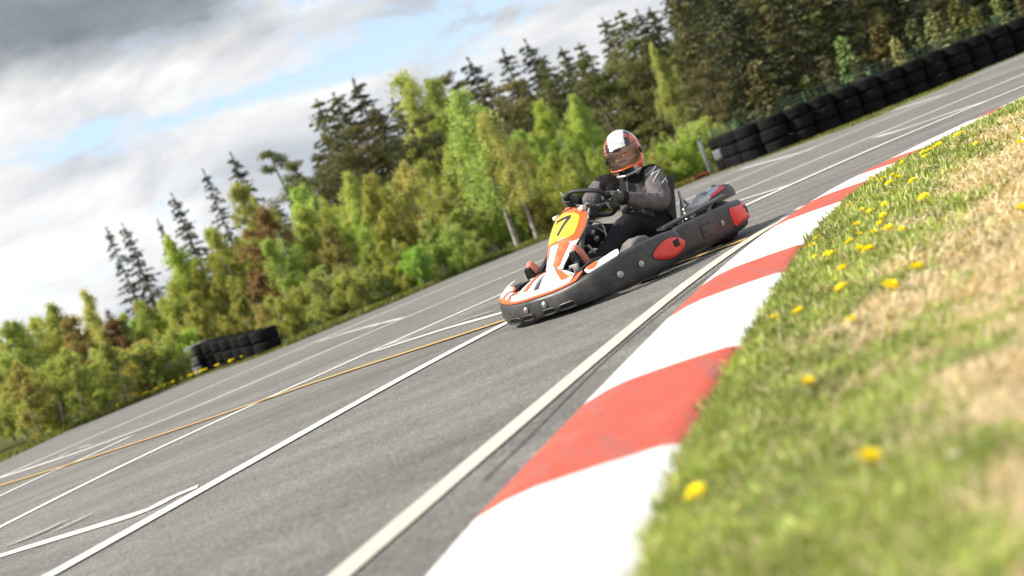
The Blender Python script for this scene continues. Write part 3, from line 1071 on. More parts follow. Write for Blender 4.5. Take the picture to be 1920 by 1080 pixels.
def birch_proto(seed, H=4.6, Rm=0.85, leaves=7000, lean=0.05, bare=0.16, leaf=0.075, stems=1):
    """light upright birch: pale trunk, rising limbs, hanging leafy twigs"""
    g = np.random.default_rng(seed)
    rr = random.Random(seed)
    tb = MB()
    limbs = []
    for st in range(stems):
        a0 = rr.uniform(0, 6.28)
        hh = H * (1 if st == 0 else rr.uniform(.7, .95))
        sp = lean + (0.12 * st)
        tp = []
        for k in range(9):
            f = k / 8
            tp.append(Vector((math.cos(a0) * sp * hh * f + 0.05 * math.sin(f * 5 + seed), math.sin(a0) * sp * hh * f + 0.05 * math.cos(f * 4 + seed), hh * f * .97)))
        tb.tube(tp, [0.062 * (1 - f / 8) ** .8 + 0.006 for f in range(9)], 8)
        for k in range(int(44 / stems) + 6):
            f = rr.uniform(bare, 0.97)
            i = min(7, int(f * 8)); base = tp[i].lerp(tp[i + 1], f * 8 - i)
            rad = Rm * (math.sin(math.pi * min(1, (f - bare * .6) / (1.02 - bare * .6)) ** .68) ** .9) * rr.uniform(.35, 1.15) + .08
            a = rr.uniform(0, 6.28)
            rise = rr.uniform(.35, 1.0)
            p1 = base + Vector((math.cos(a) * rad * .5, math.sin(a) * rad * .5, rad * .55 * rise))
            p2 = base + Vector((math.cos(a + .2) * rad, math.sin(a + .2) * rad, rad * .75 * rise))
            tb.tube([base, p1, p2], [0.016, 0.010, 0.003], 5)
            limbs.append((base, p1, p2, rad))
    # thin twigs leave every limb, rise, then hang; leaves follow the twigs
    twigs = []
    for base, p1, p2, rad in limbs:
        for q in range(rr.randint(6, 10)):
            t_ = rr.uniform(.12, 1.0)
            o_ = base * ((1 - t_) ** 2) + p1 * (2 * t_ * (1 - t_)) + p2 * (t_ ** 2)
            d_ = (p2 - base).normalized() * rr.uniform(.2, 1.0) + Vector((rr.gauss(0, .7), rr.gauss(0, .7), rr.uniform(-.1, .9)))
            L_ = rr.uniform(.16, .42) * (.45 + .75 * rad / Rm) * (H / 4.6) ** .5
            twigs.append((np.array(o_), np.array(d_.normalized()), L_))
    for q in range(14):                                    # the leading shoots
        f = rr.uniform(.86, .98)
        i = min(7, int(f * 8)); o_ = tp[i].lerp(tp[i + 1], f * 8 - i)
        twigs.append((np.array(o_), np.array(Vector((rr.gauss(0, .35), rr.gauss(0, .35), 1)).normalized()), rr.uniform(.15, .35)))
    tot = sum(q[2] for q in twigs)
    cs_ = []
    for o_, d_, L_ in twigs:
        m_ = max(8, int(leaves * 1.8 * L_ / tot))
        t_ = g.random(m_) ** .8
        c = o_ + d_ * (t_ * L_)[:, None]
        c[:, 2] -= (t_ ** 2) * L_ * 1.15
        cs_.append(c + g.normal(0, 1, (m_, 3)) * np.array([.040, .040, .075]) * (.6 + t_)[:, None])
    c = np.concatenate(cs_)
    k = len(c)
    al = unit(g.normal(0, 1, (k, 3)) + np.array([0, 0, -.6]))
    aw = unit(np.cross(al, g.normal(0, 1, (k, 3))))
    q = quads_from(c, al, aw, g.uniform(.6, 1.2, k) * leaf * .84, g.uniform(.5, .95, k) * leaf * .84)
    return tb.mesh('trunk', M['birch_bark']), fast('crown', q, 4, M['leaf']), H


def spruce_proto(seed, H=9.0, Rb=1.5, whorls=30, cards=15, droop=0.25, bare=0.05, ragged=.3, olive=False, cone=.65):
    g = np.random.default_rng(seed)
    rr = random.Random(seed)
    tb = MB()
    tb.tube([(0.03 * math.sin(k), 0.03 * math.cos(k * 1.3), H * k / 8) for k in range(9)], [0.13 * (1 - k / 8.3) + .008 for k in range(9)], 8)
    C_, L_, W_, ln, wd = [], [], [], [], []
    for wv in range(whorls):
        f = bare + (1 - bare) * (wv + rr.uniform(-.3, .3)) / whorls
        f = min(max(f, bare), .985)
        z0 = H * f
        r0 = Rb * (1 - f) ** cone + .10
        nb = rr.randint(5, 8)
        a0 = rr.uniform(0, 6.28)
        for b_ in range(nb):
            a = a0 + 6.283 * b_ / nb + rr.uniform(-.3, .3)
            rad = r0 * (1 + rr.uniform(-ragged, ragged))
            da = np.array([math.cos(a), math.sin(a), 0])
            dr = droop * rr.uniform(.3, 1.7)
            z0 = H * min(.985, f + rr.uniform(-.5, .5) * (1 - bare) / whorls)
            if rad > .35:
                tb.tube([(0, 0, z0), tuple(da * rad * .55 + np.array([0, 0, z0 - dr * rad * .55])), tuple(da * rad * .95 + np.array([0, 0, z0 - dr * rad * .7]))], [.022, .013, .004], 4)
            m_ = int(cards * (.35 + rad / Rb) * 1.5)
            s_ = g.random(m_) ** .7
            c = da[None] * (s_ * rad)[:, None]
            c[:, 2] += z0 - dr * rad * (s_ * 1.3 - .55 * s_ ** 2)
            side = np.array([-math.sin(a), math.cos(a), 0])
            spread = g.uniform(-1, 1, m_) * (1.05 - s_) * rad * .42
            c = c + side[None] * spread[:, None] + g.normal(0, .035, (m_, 3))
            c[:, 2] -= np.abs(spread) * .25
            l = unit(da[None] * g.uniform(.5, 1.2, (m_, 1)) + side[None] * np.sign(spread)[:, None] * g.uniform(.2, .9, (m_, 1)) + np.array([0, 0, -.35]) + g.normal(0, .25, (m_, 3)))
            w_ = unit(np.cross(l, g.normal(0, 1, (m_, 3))))
            C_.append(c); L_.append(l); W_.append(w_)
            ln.append(g.uniform(.12, .30, m_) * (.75 + .4 * rad / Rb)); wd.append(g.uniform(.05, .11, m_))
    # leader
    m_ = 40
    z = H * (1 - g.random(m_) ** 1.5 * .08)
    a = g.uniform(0, 6.28, m_)
    l = unit(np.stack([np.cos(a), np.sin(a), g.uniform(.3, 1.4, m_)], 1))
    C_.append(np.stack([np.zeros(m_), np.zeros(m_), z], 1) + l * .05); L_.append(l); W_.append(unit(np.cross(l, g.normal(0, 1, (m_, 3))))); ln.append(g.uniform(.1, .2, m_)); wd.append(g.uniform(.04, .07, m_))
    q = quads_from(np.concatenate(C_), np.concatenate(L_), np.concatenate(W_), np.concatenate(ln), np.concatenate(wd))
    return tb.mesh('trunk', M['brown_bark']), fast('crown', q, 4, M['needle']), H


def pine_proto(seed, H=9.0, Rm=1.7, leaves=9000):
    """rounder irregular conifer: bare lower trunk, clumped needle masses"""
    g = np.random.default_rng(seed)
    rr = random.Random(seed)
    tb = MB()
    tp = [Vector((.10 * math.sin(k * .8 + seed), .10 * math.cos(k * .7), H * k / 8 * .97)) for k in range(9)]
    tb.tube(tp, [0.15 * (1 - k / 9) + .015 for k in range(9)], 8)
    cl_ = []
    for k in range(46):
        f = rr.uniform(.14, .98)
        i = min(7, int(f * 8)); base = tp[i].lerp(tp[i + 1], f * 8 - i)
        rad = Rm * math.sin(math.pi * min(.999, (f * .78 + .2)) ** 1.5) ** .7 * rr.uniform(.4, 1.05) + .12
        a = rr.uniform(0, 6.28)
        e_ = base + Vector((math.cos(a) * rad, math.sin(a) * rad, rad * rr.uniform(-.1, .45)))
        tb.tube([base, base.lerp(e_, .6) + Vector((0, 0, .05)), e_], [.03, .018, .006], 5)
        for s_ in (.55, .8, 1.0):
            cl_.append((np.array(base.lerp(e_, s_)), .22 + .16 * rad * rr.uniform(.6, 1.3)))
    C_ = []
    per = leaves // len(cl_)
    for c, r_ in cl_:
        v = unit(g.normal(0, 1, (per, 3))) * (g.random((per, 1)) ** .45) * r_ * np.array([1.15, 1.15, .7])
        C_.append(c + v)
    c = np.concatenate(C_)
    k = len(c)
    l = unit(g.normal(0, 1, (k, 3)) + np.array([0, 0, .5]))
    w_ = unit(np.cross(l, g.normal(0, 1, (k, 3))))
    return tb.mesh('trunk', M['brown_bark']), fast('crown', quads_from(c, l, w_, g.uniform(.10, .20, k), g.uniform(.04, .08, k)), 4, M['needle']), H


PB = [birch_proto(11, 4.6, .80, 14000, .04, .07), birch_proto(12, 4.6, .90, 15000, .07, .05), birch_proto(13, 4.6, .62, 10500, .03, .10),
      birch_proto(14, 4.6, .86, 15000, .06, .05, .07, 2), birch_proto(15, 4.6, .60, 7500, .05, .26, .07)]
PU = [birch_proto(21, 2.4, .85, 10000, .10, .03, .075, 3), birch_proto(22, 2.4, 1.0, 12000, .16, .02, .08, 4), birch_proto(23, 2.4, .62, 6000, .06, .03, .07, 2)]
PS = [spruce_proto(31, 9, 1.7, 30, 20), spruce_proto(32, 9, 1.5, 26, 19, .3, .05, .45), spruce_proto(33, 9, 1.25, 22, 17, .22, .10, .5), spruce_proto(34, 9, 2.1, 34, 24, .2, .03, .35)]
PY = [spruce_proto(41, 3.2, .75, 20, 14, .05, .02, .35), spruce_proto(42, 3.2, .6, 18, 12, .0, .02, .4)]
PP = [pine_proto(51), pine_proto(52, 9, 1.5, 8000), pine_proto(53, 9, 2.1, 10000)]
TR = random.Random(99)


def tree(px, py, Y, proto, tint, name, label, group=None, wide=1.0, base=-0.05, jit=.12, cat='tree'):
    """a tree whose top stands at that height over the ground, Y metres away"""
    u, v = uv(px, py)
    x = u * Y / FPX
    h_ = CAM_H + (HOR - v) * Y / FPX - base
    tm, cm, H0 = proto
    r_ = empty(name, (x, Y, base), TR.uniform(0, 6.28))
    s_ = h_ / H0
    ws = wide * s_ * TR.uniform(.92, 1.1)
    r_.scale = (ws, ws, s_)
    link('trunk', tm, r_)
    c_ = link('crown', cm, r_)
    j = lambda q: max(0.003, q * (1 + TR.uniform(-jit, jit)))
    c_.color = (j(tint[0]), j(tint[1]), j(tint[2]), 1)
    return tag(r_, label, cat, group)


LIME = (0.39, 0.475, 0.14)
FRESH = (0.47, 0.54, 0.20)
OLIVE = (0.365, 0.415, 0.135)
YELL = (0.41, 0.455, 0.14)
BROWN = (0.34, 0.315, 0.13)
RUST = (0.31, 0.21, 0.115)
DARK = (0.055, 0.068, 0.028)
DARKO = (0.14, 0.145, 0.05)
GOLD = (0.185, 0.185, 0.06)
BL = 'light green birch in the young birch row along the far track edge'
BG = 'young birches along the far track edge'
front = [
    # x, y, Y, proto, tint, wide, label (None = one of the row)
    (4, 600, 31, PB[1], LIME, 1.1, None), (48, 585, 33, PB[3], OLIVE, 1.1, None), (85, 570, 34, PB[0], LIME, 1.1, None), (118, 592, 32, PB[1], BROWN, 1.1, None),
    (152, 542, 37, PB[4], FRESH, .9, 'thin loose birch rising alone above the left end of the birch row'),
    (196, 598, 34, PB[1], RUST, 1.25, 'small reddish brown tree in the birch row well left of the short tyre stack'),
    (238, 570, 34, PB[3], OLIVE, 1.1, None), (270, 560, 36, PB[0], YELL, 1.1, None), (300, 520, 35, PB[3], OLIVE, 1.1, None),
    (322, 436, 36, PB[0], FRESH, .9, 'tall bright green birch in front of the left dark spruces'), (352, 545, 33, PB[1], YELL, 1.1, None), (372, 470, 36, PB[3], LIME, 1., None),
    (412, 402, 36, PB[3], LIME, .95, None), (455, 330, 41, PB[1], OLIVE, .85, 'olive tree showing behind the top of the rust brown tree'),
    (470, 388, 34, PB[1], RUST, 1.15, 'tall rust brown tree, the largest brown one among the green birches'),
    (520, 425, 33, PB[3], LIME, 1.1, None), (560, 345, 37, PB[0], FRESH, .95, None), (540, 470, 34, PB[1], LIME, 1., None), (600, 420, 33, PB[1], BROWN, .95, 'brownish budding tree right of the rust brown tree'),
    (585, 350, 38, PB[3], LIME, 1., None), (640, 325, 35, PB[0], FRESH, .9, None), (662, 380, 34, PB[3], LIME, 1.1, None), (690, 325, 34, PB[0], LIME, .95, None), (720, 350, 36, PB[3], OLIVE, 1., None),
    (742, 300, 34, PB[2], FRESH, 1.2, None), (775, 300, 36, PB[1], LIME, .9, None), (805, 318, 32, PB[3], OLIVE, 1.0, None), (838, 250, 35, PB[2], LIME, 1.2, None),
    (850, 165, 29.6, PB[4], FRESH, 1.1, 'tall slim birch with a long pale bare trunk left of the kart'),
    (885, 190, 38, PB[1], LIME, .85, None), (912, 205, 29.2, PB[4], FRESH, 1.15, 'slim birch with a pale trunk standing just left of the number panel of the kart'),
    (940, 240, 36, PB[3], LIME, .9, None), (965, 255, 33, PB[1], OLIVE, .9, None), (1000, 190, 39, PB[0], LIME, .95, None), (1030, 230, 36, PB[3], LIME, .95, None), (1062, 180, 40, PB[0], FRESH, .9, None),
    (1020, 300, 31, PB[3], OLIVE, 1.0, None), (1065, 285, 32, PB[1], OLIVE, 1.1, None), (1100, 270, 33, PB[3], OLIVE, 1.0, None), (1140, 275, 31, PB[3], GOLD, 1.0, None), (1185, 265, 32, PB[1], OLIVE, 1.0, None), (1225, 245, 33, PB[3], OLIVE, 1., None),
    (1222, 78, 44, PB[0], FRESH, .6, 'lone light green birch among the dark conifers above the helmet'),
    (762, 130, 48, PB[4], FRESH, .9, 'thin pale birch reaching above the middle of the skyline'),
    (800, 145, 47, PB[4], LIME, .9, None),
]
for px, py, Y, pr, tint, wd_, lab in front:
    tree(px, py, Y, pr, tint, 'birch_tree', lab or BL, None if lab else BG, wd_)
bushes = [(20, 690, 26.5, 1, OLIVE), (65, 672, 28, 0, LIME), (112, 665, 27, 2, OLIVE), (155, 655, 28, 2, FRESH), (200, 650, 27.5, 1, OLIVE), (235, 640, 29, 0, YELL), (278, 628, 29, 1, LIME), (318, 620, 30.5, 0, LIME), (352, 610, 33, 1, LIME),
          (400, 590, 34, 0, LIME), (440, 560, 34, 1, OLIVE), (485, 560, 31, 0, BROWN), (530, 540, 29.5, 1, LIME), (575, 510, 29, 0, OLIVE), (615, 500, 28.5, 1, OLIVE), (655, 500, 28.2, 0, LIME), (690, 470, 29, 1, OLIVE), (730, 450, 28.6, 2, OLIVE), (765, 460, 28.4, 0, LIME),
          (800, 420, 29, 1, OLIVE), (838, 415, 28.5, 0, LIME), (870, 390, 31.5, 1, OLIVE), (960, 350, 32, 1, OLIVE), (1005, 360, 29.5, 0, OLIVE), (1045, 330, 29, 1, LIME), (1090, 320, 29.5, 0, OLIVE), (1135, 330, 29, 1, GOLD), (1210, 300, 29.5, 0, OLIVE), (1245, 275, 30, 1, LIME),
          (1285, 225, 30.5, 0, FRESH), (1262, 255, 29.5, 1, OLIVE), (1318, 218, 31, 2, LIME)]
for px, py, Y, k, tint in bushes:
    if (px // 7) % 2 == 0 and px < 1100:
        tree(px, py - 12, Y, PB[TR.choice([0, 1, 3])], tint, 'birch_sapling', 'short leafy birch sapling in the lowest front row at the far track edge', 'birch saplings in front of the birches', 1.35)
        continue
    tree(px, py, Y, PU[k], tint, 'bush', 'leafy green willow bush in the undergrowth at the foot of the birches', 'bushes at the foot of the birches', 1.05, -.05, .15, 'bush')
fx = [-80, 0, 100, 200, 330, 420, 560, 700, 850, 1000, 1150, 1260]
fy_ = [650, 615, 600, 600, 515, 455, 400, 350, 290, 270, 265, 250]
for i in range(52):
    px = -75 + i * 26 + TR.uniform(-9, 9)
    tree(px, float(np.interp(px, fx, fy_)) + TR.uniform(-20, 45), TR.uniform(34.5, 41), PB[TR.choice([0, 1, 2, 3])], TR.choice([LIME, LIME, OLIVE, FRESH]), 'birch_tree', 'green birch filling the second row of the wood behind the front birches', 'second row of birches', 1.05)
SP = [(204, 428, 60, 2, 'dark spruce standing out at the far left end of the skyline', .8), (234, 420, 59, 1, 'dark drooping spruce second from the left end of the skyline', .85),
      (299, 412, 58, 2, 'slim dark spruce behind the tall bright birch at left', .7), (326, 364, 57, 1, 'gappy dark spruce right of the slim one on the left skyline', .8), (384, 318, 56, 2, 'tall gappy dark spruce left of the pair beside the olive tree', .75), (436, 288, 55, 1, 'tall dark spruce above the rust brown tree', .8)]
for px, py, Y, k, lab, wd_ in SP:
    tree(px, py, Y, PS[k], DARK, 'spruce_tree', lab, None, wd_)
SL = 'dark spruce in the forest edge behind the birches'
SG = 'dark spruces of the forest edge'
sky_row = [(596, 190, 52, 3), (628, 178, 54, 0), (664, 152, 55, 1), (700, 200, 53, 0), (737, 188, 56, 0), (770, 195, 54, 3), (878, 112, 58, 1), (942, 95, 58, 2), (984, 78, 58, 1), (1012, 110, 56, 0), (1050, 92, 57, 0), (1085, 85, 55, 3), (1128, 38, 55, 0), (1160, 25, 54, 3), (1192, 22, 53, 1), (1215, 18, 54, 0), (1250, -2, 52, 0), (1280, -10, 50, 3)]
for px, py, Y, k in sky_row:
    tree(px, py, Y, PS[k], DARKO if k in (0, 3) else DARK, 'spruce_tree', SL, SG, TR.uniform(.95, 1.35))
PL = 'olive green pine with a rounded clumpy crown in the forest behind the birches'
PG = 'rounded pines of the forest'
for px, py, Y, k, tint in [(505, 272, 50, 1, GOLD), (548, 300, 48, 0, GOLD), (600, 240, 47, 2, DARKO), (660, 235, 48, 0, DARKO), (740, 235, 46, 2, DARK), (790, 215, 46, 0, DARKO), (820, 140, 54, 0, GOLD), (850, 150, 55, 1, DARKO), (905, 140, 50, 2, DARKO), (960, 150, 49, 0, GOLD), (1010, 140, 48, 2, DARKO), (1090, 110, 46, 0, DARKO), (1140, 80, 46, 2, GOLD), (1190, 70, 45, 0, DARKO),
                            (1270, 20, 46, 0, DARKO), (1330, -30, 45, 2, GOLD), (1400, -60, 44, 0, DARKO), (1470, -80, 44, 1, GOLD), (1560, -110, 44, 2, DARKO)]:
    tree(px, py, Y, PP[k], tint, 'pine_tree', PL, PG, .95)
DL = 'tall dark conifer in the shaded wood behind the long tyre wall'
DG = 'dark conifers behind the long tyre wall'
for i in range(46):
    px = 1235 + i * 17 + TR.uniform(-8, 8)
    Y = TR.uniform(36, 58)
    py = -20 - (px - 1235) * .36 - TR.uniform(0, 110)
    k = TR.choice([0, 1, 3, 3])
    tree(px, py, Y, PS[k], TR.choice([DARK, DARK, DARK, DARKO]), 'spruce_tree', DL, DG, TR.uniform(.9, 1.15))
YL = 'small yellowish young spruce rising just behind the long tyre wall'
for px, py, Y, k, tint in [(1408, 118, 32, 0, GOLD), (1375, 225, 31.5, 1, OLIVE), (1440, 225, 32, 1, GOLD), (1505, 150, 32, 0, GOLD), (1545, 110, 33, 1, GOLD), (1570, 72, 33, 0, OLIVE), (1600, 105, 32, 1, GOLD), (1640, 50, 33, 0, GOLD), (1672, 70, 32, 1, YELL), (1702, 40, 33, 0, GOLD), (1740, 20, 32.5, 1, OLIVE), (1782, 5, 33, 0, GOLD), (1820, 15, 32, 1, GOLD), (1862, -5, 33, 0, OLIVE), (1905, -25, 32, 1, GOLD), (1475, 200, 31.5, 0, OLIVE)]:
    tree(px, py, Y, PY[k], tuple(q * .72 for q in tint), 'young_spruce', YL, 'young spruces behind the long tyre wall', 1.0, -.05, .2)
for px, py, Y, k, tint in [(1345, 60, 38, 0, GOLD), (1430, -10, 38, 1, GOLD), (1490, 0, 39, 0, OLIVE), (1260, 100, 42, 1, GOLD), (1310, 90, 36, 2, DARKO), (1610, -20, 38, 1, GOLD)]:
    tree(px, py, Y, PP[k], tint, 'pine_tree', 'olive pine lit in front of the dark conifers at right', 'lit pines at right', .8)
# the wood goes on behind: further spruces that close the gaps under the skyline
prof_x = [-300, 0, 150, 260, 330, 440, 520, 600, 700, 800, 950, 1100, 1250, 1400, 1700, 2100]
prof_y = [700, 625, 590, 560, 500, 430, 350, 270, 255, 215, 165, 110, 60, 0, -120, -300]
for i in range(62):
    px = -120 + i * 27 + TR.uniform(-12, 12)
    py = float(np.interp(px, prof_x, prof_y)) + TR.uniform(0, 35)
    Y = TR.uniform(58, 72)
    tree(px, py, Y, PS[TR.choice([0, 3])], DARK, 'spruce_tree', 'dark spruce deep in the wood, mostly hidden by the trees in front', 'spruces deep in the wood', 1.15)

for i in range(14):
    px = -110 - i * 42
    tree(px, 640 + (-px) * .40 + TR.uniform(-40, 10), TR.uniform(27, 34), PB[TR.choice([0, 1, 2, 3])], TR.choice([LIME, OLIVE, FRESH]), 'birch_tree', 'green birch carrying the wood on past the left edge of the picture', 'birches past the left edge', 1.1)

# ------------------------------------------------------------------ racing kart (x forward, nose at x = 0; y to the driver's left)
KPOS, KPHI = Vector((0.105, 8.145, 0.0)), R(43.2)
kart = empty('racing_kart', KPOS, math.pi + KPHI)
tag(kart, 'black racing kart with white and orange nose and a yellow number 7 panel', 'go-kart')


class Rail:
    """a moulded plastic band following a plan curve; outer(s, h, off) gives points on its outer skin"""
    def __init__(s, plan, z0, z1, thick, bulge=0.014):
        pts = catmull([Vector((x, y, 0)) for x, y in plan], 12)
        s.p = pts
        s.a = [0.0]
        for q, r_ in zip(pts, pts[1:]):
            s.a.append(s.a[-1] + (r_ - q).length)
        s.L = s.a[-1]
        s.z0, s.z1, s.th, s.bu = z0, z1, thick, bulge

    def frame(s, d):
        f = lambda q: Vector((np.interp(q, s.a, [p.x for p in s.p]), np.interp(q, s.a, [p.y for p in s.p]), 0))
        t = (f(min(d + .012, s.L)) - f(max(d - .012, 0))).normalized()
        return f(d), Vector((t.y, -t.x, 0))

    def outer(s, d, h, off=0.0):
        P, n_ = s.frame(d)
        u = d / s.L
        a, b = s.z0(u), s.z1(u)
        o = s.bu * math.sin(math.pi * min(max(h, 0), 1)) ** .7
        return P + n_ * (o + off) + Vector((0, 0, a + (b - a) * h))

    def build_mb(s, mb, n_=70, end=0.05):
        secs = []
        for i in range(n_ + 1):
            d = s.L * i / n_
            P, nn = s.frame(d)
            u = d / s.L
            a, b = s.z0(u), s.z1(u)
            e_ = min(d, s.L - d)
            k = 1.0 if e_ >= end else max(.12, math.sqrt(max(0, 1 - ((end - e_) / end) ** 2)))
            m_ = (a + b) / 2
            h_ = (b - a)
            prof = [(-s.th * .55, 0.02), (-.014, 0.0), (-.003, .03)] + [(s.bu * math.sin(math.pi * q) ** .7, q) for q in (.10, .25, .45, .65, .82, .92)] + [(-.004, .975), (-.016, 1.0), (-s.th * .75, 1.0), (-s.th * .95, .96), (-s.th, .85), (-s.th * .85, .3)]
            secs.append([P + nn * (o * (k * .5 + .5) - s.th * .3 * (1 - k)) + Vector((0, 0, m_ + (q - .5) * h_ * k)) for o, q in prof])
        mb.loft(secs)

    def pad(s, mb, outline, off, th, rings=5, mi=0):
        """a plate on the outer skin; outline = list of (arc position, height fraction)"""
        cx = sum(q[0] for q in outline) / len(outline); cy = sum(q[1] for q in outline) / len(outline)
        secs = []
        for k in range(rings + 1):
            f = max(.02, k / rings)
            secs.append([s.outer(cx + (x - cx) * f, cy + (y - cy) * f, off + th * (1 if k < rings - 1 else (.85 if k == rings - 1 else 0.0))) for x, y in outline])
        n_ = len(mb.v)
        mb.loft(secs, False, mi)
        mb.f.append(tuple(n_ + j for j in range(len(outline)))); mb.m.append(mi)


def rrect(cx, cy, w_, h_, r_, sk=0.0, n_=5):
    o = []
    for sx, sy, a0 in ((1, 1, 0), (-1, 1, 90), (-1, -1, 180), (1, -1, 270)):
        for q in range(n_):
            a = R(a0 + 90 * q / (n_ - 1))
            x = sx * (w_ / 2 - r_[0]) + r_[0] * math.cos(a)
            y = sy * (h_ / 2 - r_[1]) + r_[1] * math.sin(a)
            o.append((cx + x, cy + y + sk * x))
    return o


half = [(0, 0), (-.012, .15), (-.045, .30), (-.125, .44), (-.25, .545), (-.42, .605), (-.62, .630), (-.84, .628)]
plan_f = [(x, -y) for x, y in half[:0:-1]] + half
ss_ = lambda e0, e1, q: (lambda t_: t_ * t_ * (3 - 2 * t_))(min(1, max(0, (q - e0) / (e1 - e0))))
bump = Rail(plan_f, lambda u: .030 + .012 * ss_(.3, .5, abs(u - .5)), lambda u: .168 + .088 * ss_(.05, .36, abs(u - .5)) - .012 * ss_(.42, .5, abs(u - .5)), .075, .02)
BL_ = bump.L
mid_ = BL_ / 2
mb = MB(); bump.build_mb(mb, 110, .07)
fb = mb.build('front_bumper', M['bumper_black'], kart)
bumpL = lambda k: mid_ + k            # arc position measured from the nose towards the left side


def red_pad(rail, outline, hole, parent):
    mb = MB(); rail.pad(mb, [(x + (x - sum(q[0] for q in outline) / len(outline)) * .07, y + (y - sum(q[1] for q in outline) / len(outline)) * .07) for x, y in outline], .0, .004)
    mb.build('pad_surround', M['recess_black'], parent)
    mb = MB(); rail.pad(mb, outline, .002, .016, 6)
    pd = mb.build('red_pad', M['red_plastic'], parent)
    mb = MB(); rail.pad(mb, hole, .0165, .003, 3)
    mb.build('slot', M['recess_black'], pd)  # dark plate; the slot's inner shade is in its colour
    mb = MB(); rail.pad(mb, [(x + (.012 if x > hole[0][0] else 0), y) for x, y in hole], .0160, .002, 3)
    return pd


def teardrop(cx, cy, l, h_, sgn):
    o = []
    for k in range(22):
        a = 2 * math.pi * k / 22
        x = math.cos(a)
        sh = (1.0 if x * sgn > 0 else .72 + .28 * (1 + x * sgn))
        o.append((cx + x * l / 2, cy + math.sin(a) * h_ / 2 * sh * (1 if abs(x) < .8 else .95)))
    return o


for sg in (1, -1):
    c0 = mid_ + sg * (mid_ - .185)
    red_pad(bump, teardrop(c0, .50, .335, .60, sg), rrect(c0 + sg * .055, .57, .080, .26, (.012, .05)), fb)
    for d_ in (.62, .775):
        mb = MB(); q = bump.outer(mid_ + sg * d_, .47, .001); nn = bump.frame(mid_ + sg * d_)[1]
        mb.disc(q, nn, .021, .008, 14); mb.disc(q + nn * .008, nn, .011, .004, 6)
        mb.build('bolt', M['steel'], fb)
    for d_ in (.085,):
        mb = MB(); q = bump.outer(mid_ + sg * d_, .58, .001); nn = bump.frame(mid_ + sg * d_)[1]
        mb.disc(q, nn, .020, .008, 14); mb.disc(q + nn * .008, nn, .010, .004, 6)
        mb.build('bolt', M['steel'], fb)
    for d_, w_ in ((.10, .105), (.245, .12)):
        mb = MB(); bump.pad(mb, rrect(mid_ + sg * d_, .20, w_, .22, (.03, .10)), -.002, .004, 3)
        mb.build('vent', M['recess_black'], fb)  # closed plate; the shade of an open vent is in its colour
        mb = MB()
        ol = rrect(mid_ + sg * d_, .20, w_ + .006, .25, (.032, .11))
        mb.tube([bump.outer(x, y, .004) for x, y in ol], .0055, 6, False, 0, True)
        mb.build('vent_rim', M['black_plastic'], fb)
    mb = MB(); bump.pad(mb, rrect(mid_ + sg * .50, .40, .10, .40, (.03, .12)), -.002, .004, 3)
    if sg < 0:
        mb.build('vent', M['recess_black'], fb)  # closed too, hole shade given by the near-black colour

# side pods, each wrapping round its rear corner
for sg in (1, -1):
    pl = [(-.80, .570), (-.92, .605), (-1.15, .620), (-1.40, .620), (-1.56, .600), (-1.66, .545), (-1.715, .45), (-1.735, .36)]
    rail = Rail([(x, sg * y) for x, y in pl], lambda u: .045 + .02 * ss_(.6, 1, u), lambda u: .252 - .012 * ss_(.5, 1, u), .10, .018)
    if sg < 0:
        rail = Rail([(x, sg * y) for x, y in pl][::-1], lambda u: .045 + .02 * ss_(.6, 1, 1 - u), lambda u: .252 - .012 * ss_(.5, 1, 1 - u), .10, .018)
    mb = MB(); rail.build_mb(mb, 70, .06)
    pod = mb.build('side_pod', M['black_plastic'], kart)
    P_ = (lambda d_: d_) if sg > 0 else (lambda d_: rail.L - d_)
    red_pad(rail, rrect(P_(.735), .52, .275, .64, (.03, .10)), rrect(P_(.80), .58, .065, .32, (.012, .05)), pod)
    mb = MB(); rail.pad(mb, rrect(P_(.30), .50, .18, .58, (.03, .08)), -.006, .009, 3)
    pn = mb.build('recess_panel', M['recess_black'], pod)  # stands proud; the recess shade is only its near-black colour
    mb = MB(); rail.pad(mb, rrect(P_(.31), .47, .125, .42, (.02, .06)), .003, .004, 4)
    mb.build('recess_insert', M['black_plastic'], pn)
    mb = MB(); q = rail.outer(P_(.475), .5, .001); nn = rail.frame(P_(.475))[1]
    mb.disc(q, nn, .018, .007, 14); mb.disc(q + nn * .007, nn, .009, .004, 6)
    mb.build('bolt', M['steel'], pod)
    # dark cover strip along the pod's top edge and rail rising to the rear
    mb = MB()
    mb.loft([[Vector((x, sg * (y + a), z + b)) for a, b in ((-.035, 0), (.03, -.006), (.034, .008), (.0, .02), (-.036, .016))]
             for x, y, z in ((-.80, .515, .266), (-.92, .525, .273), (-1.1, .535, .282), (-1.35, .53, .292), (-1.55, .51, .30))])
    mb.build('cover_strip', M['black_plastic'], kart)
mb = MB()
mb.loft([[Vector((x + a, y, z)) for a, z in ((.03, .06), (-.02, .06), (-.035, .09), (-.035, .22), (-.015, .245), (.03, .24))] for x, y in [(-1.735 - .02 * math.cos(k * math.pi / 10 - math.pi / 2), -.36 + .072 * k) for k in range(11)]])
mb.build('rear_bumper', M['black_plastic'], kart)

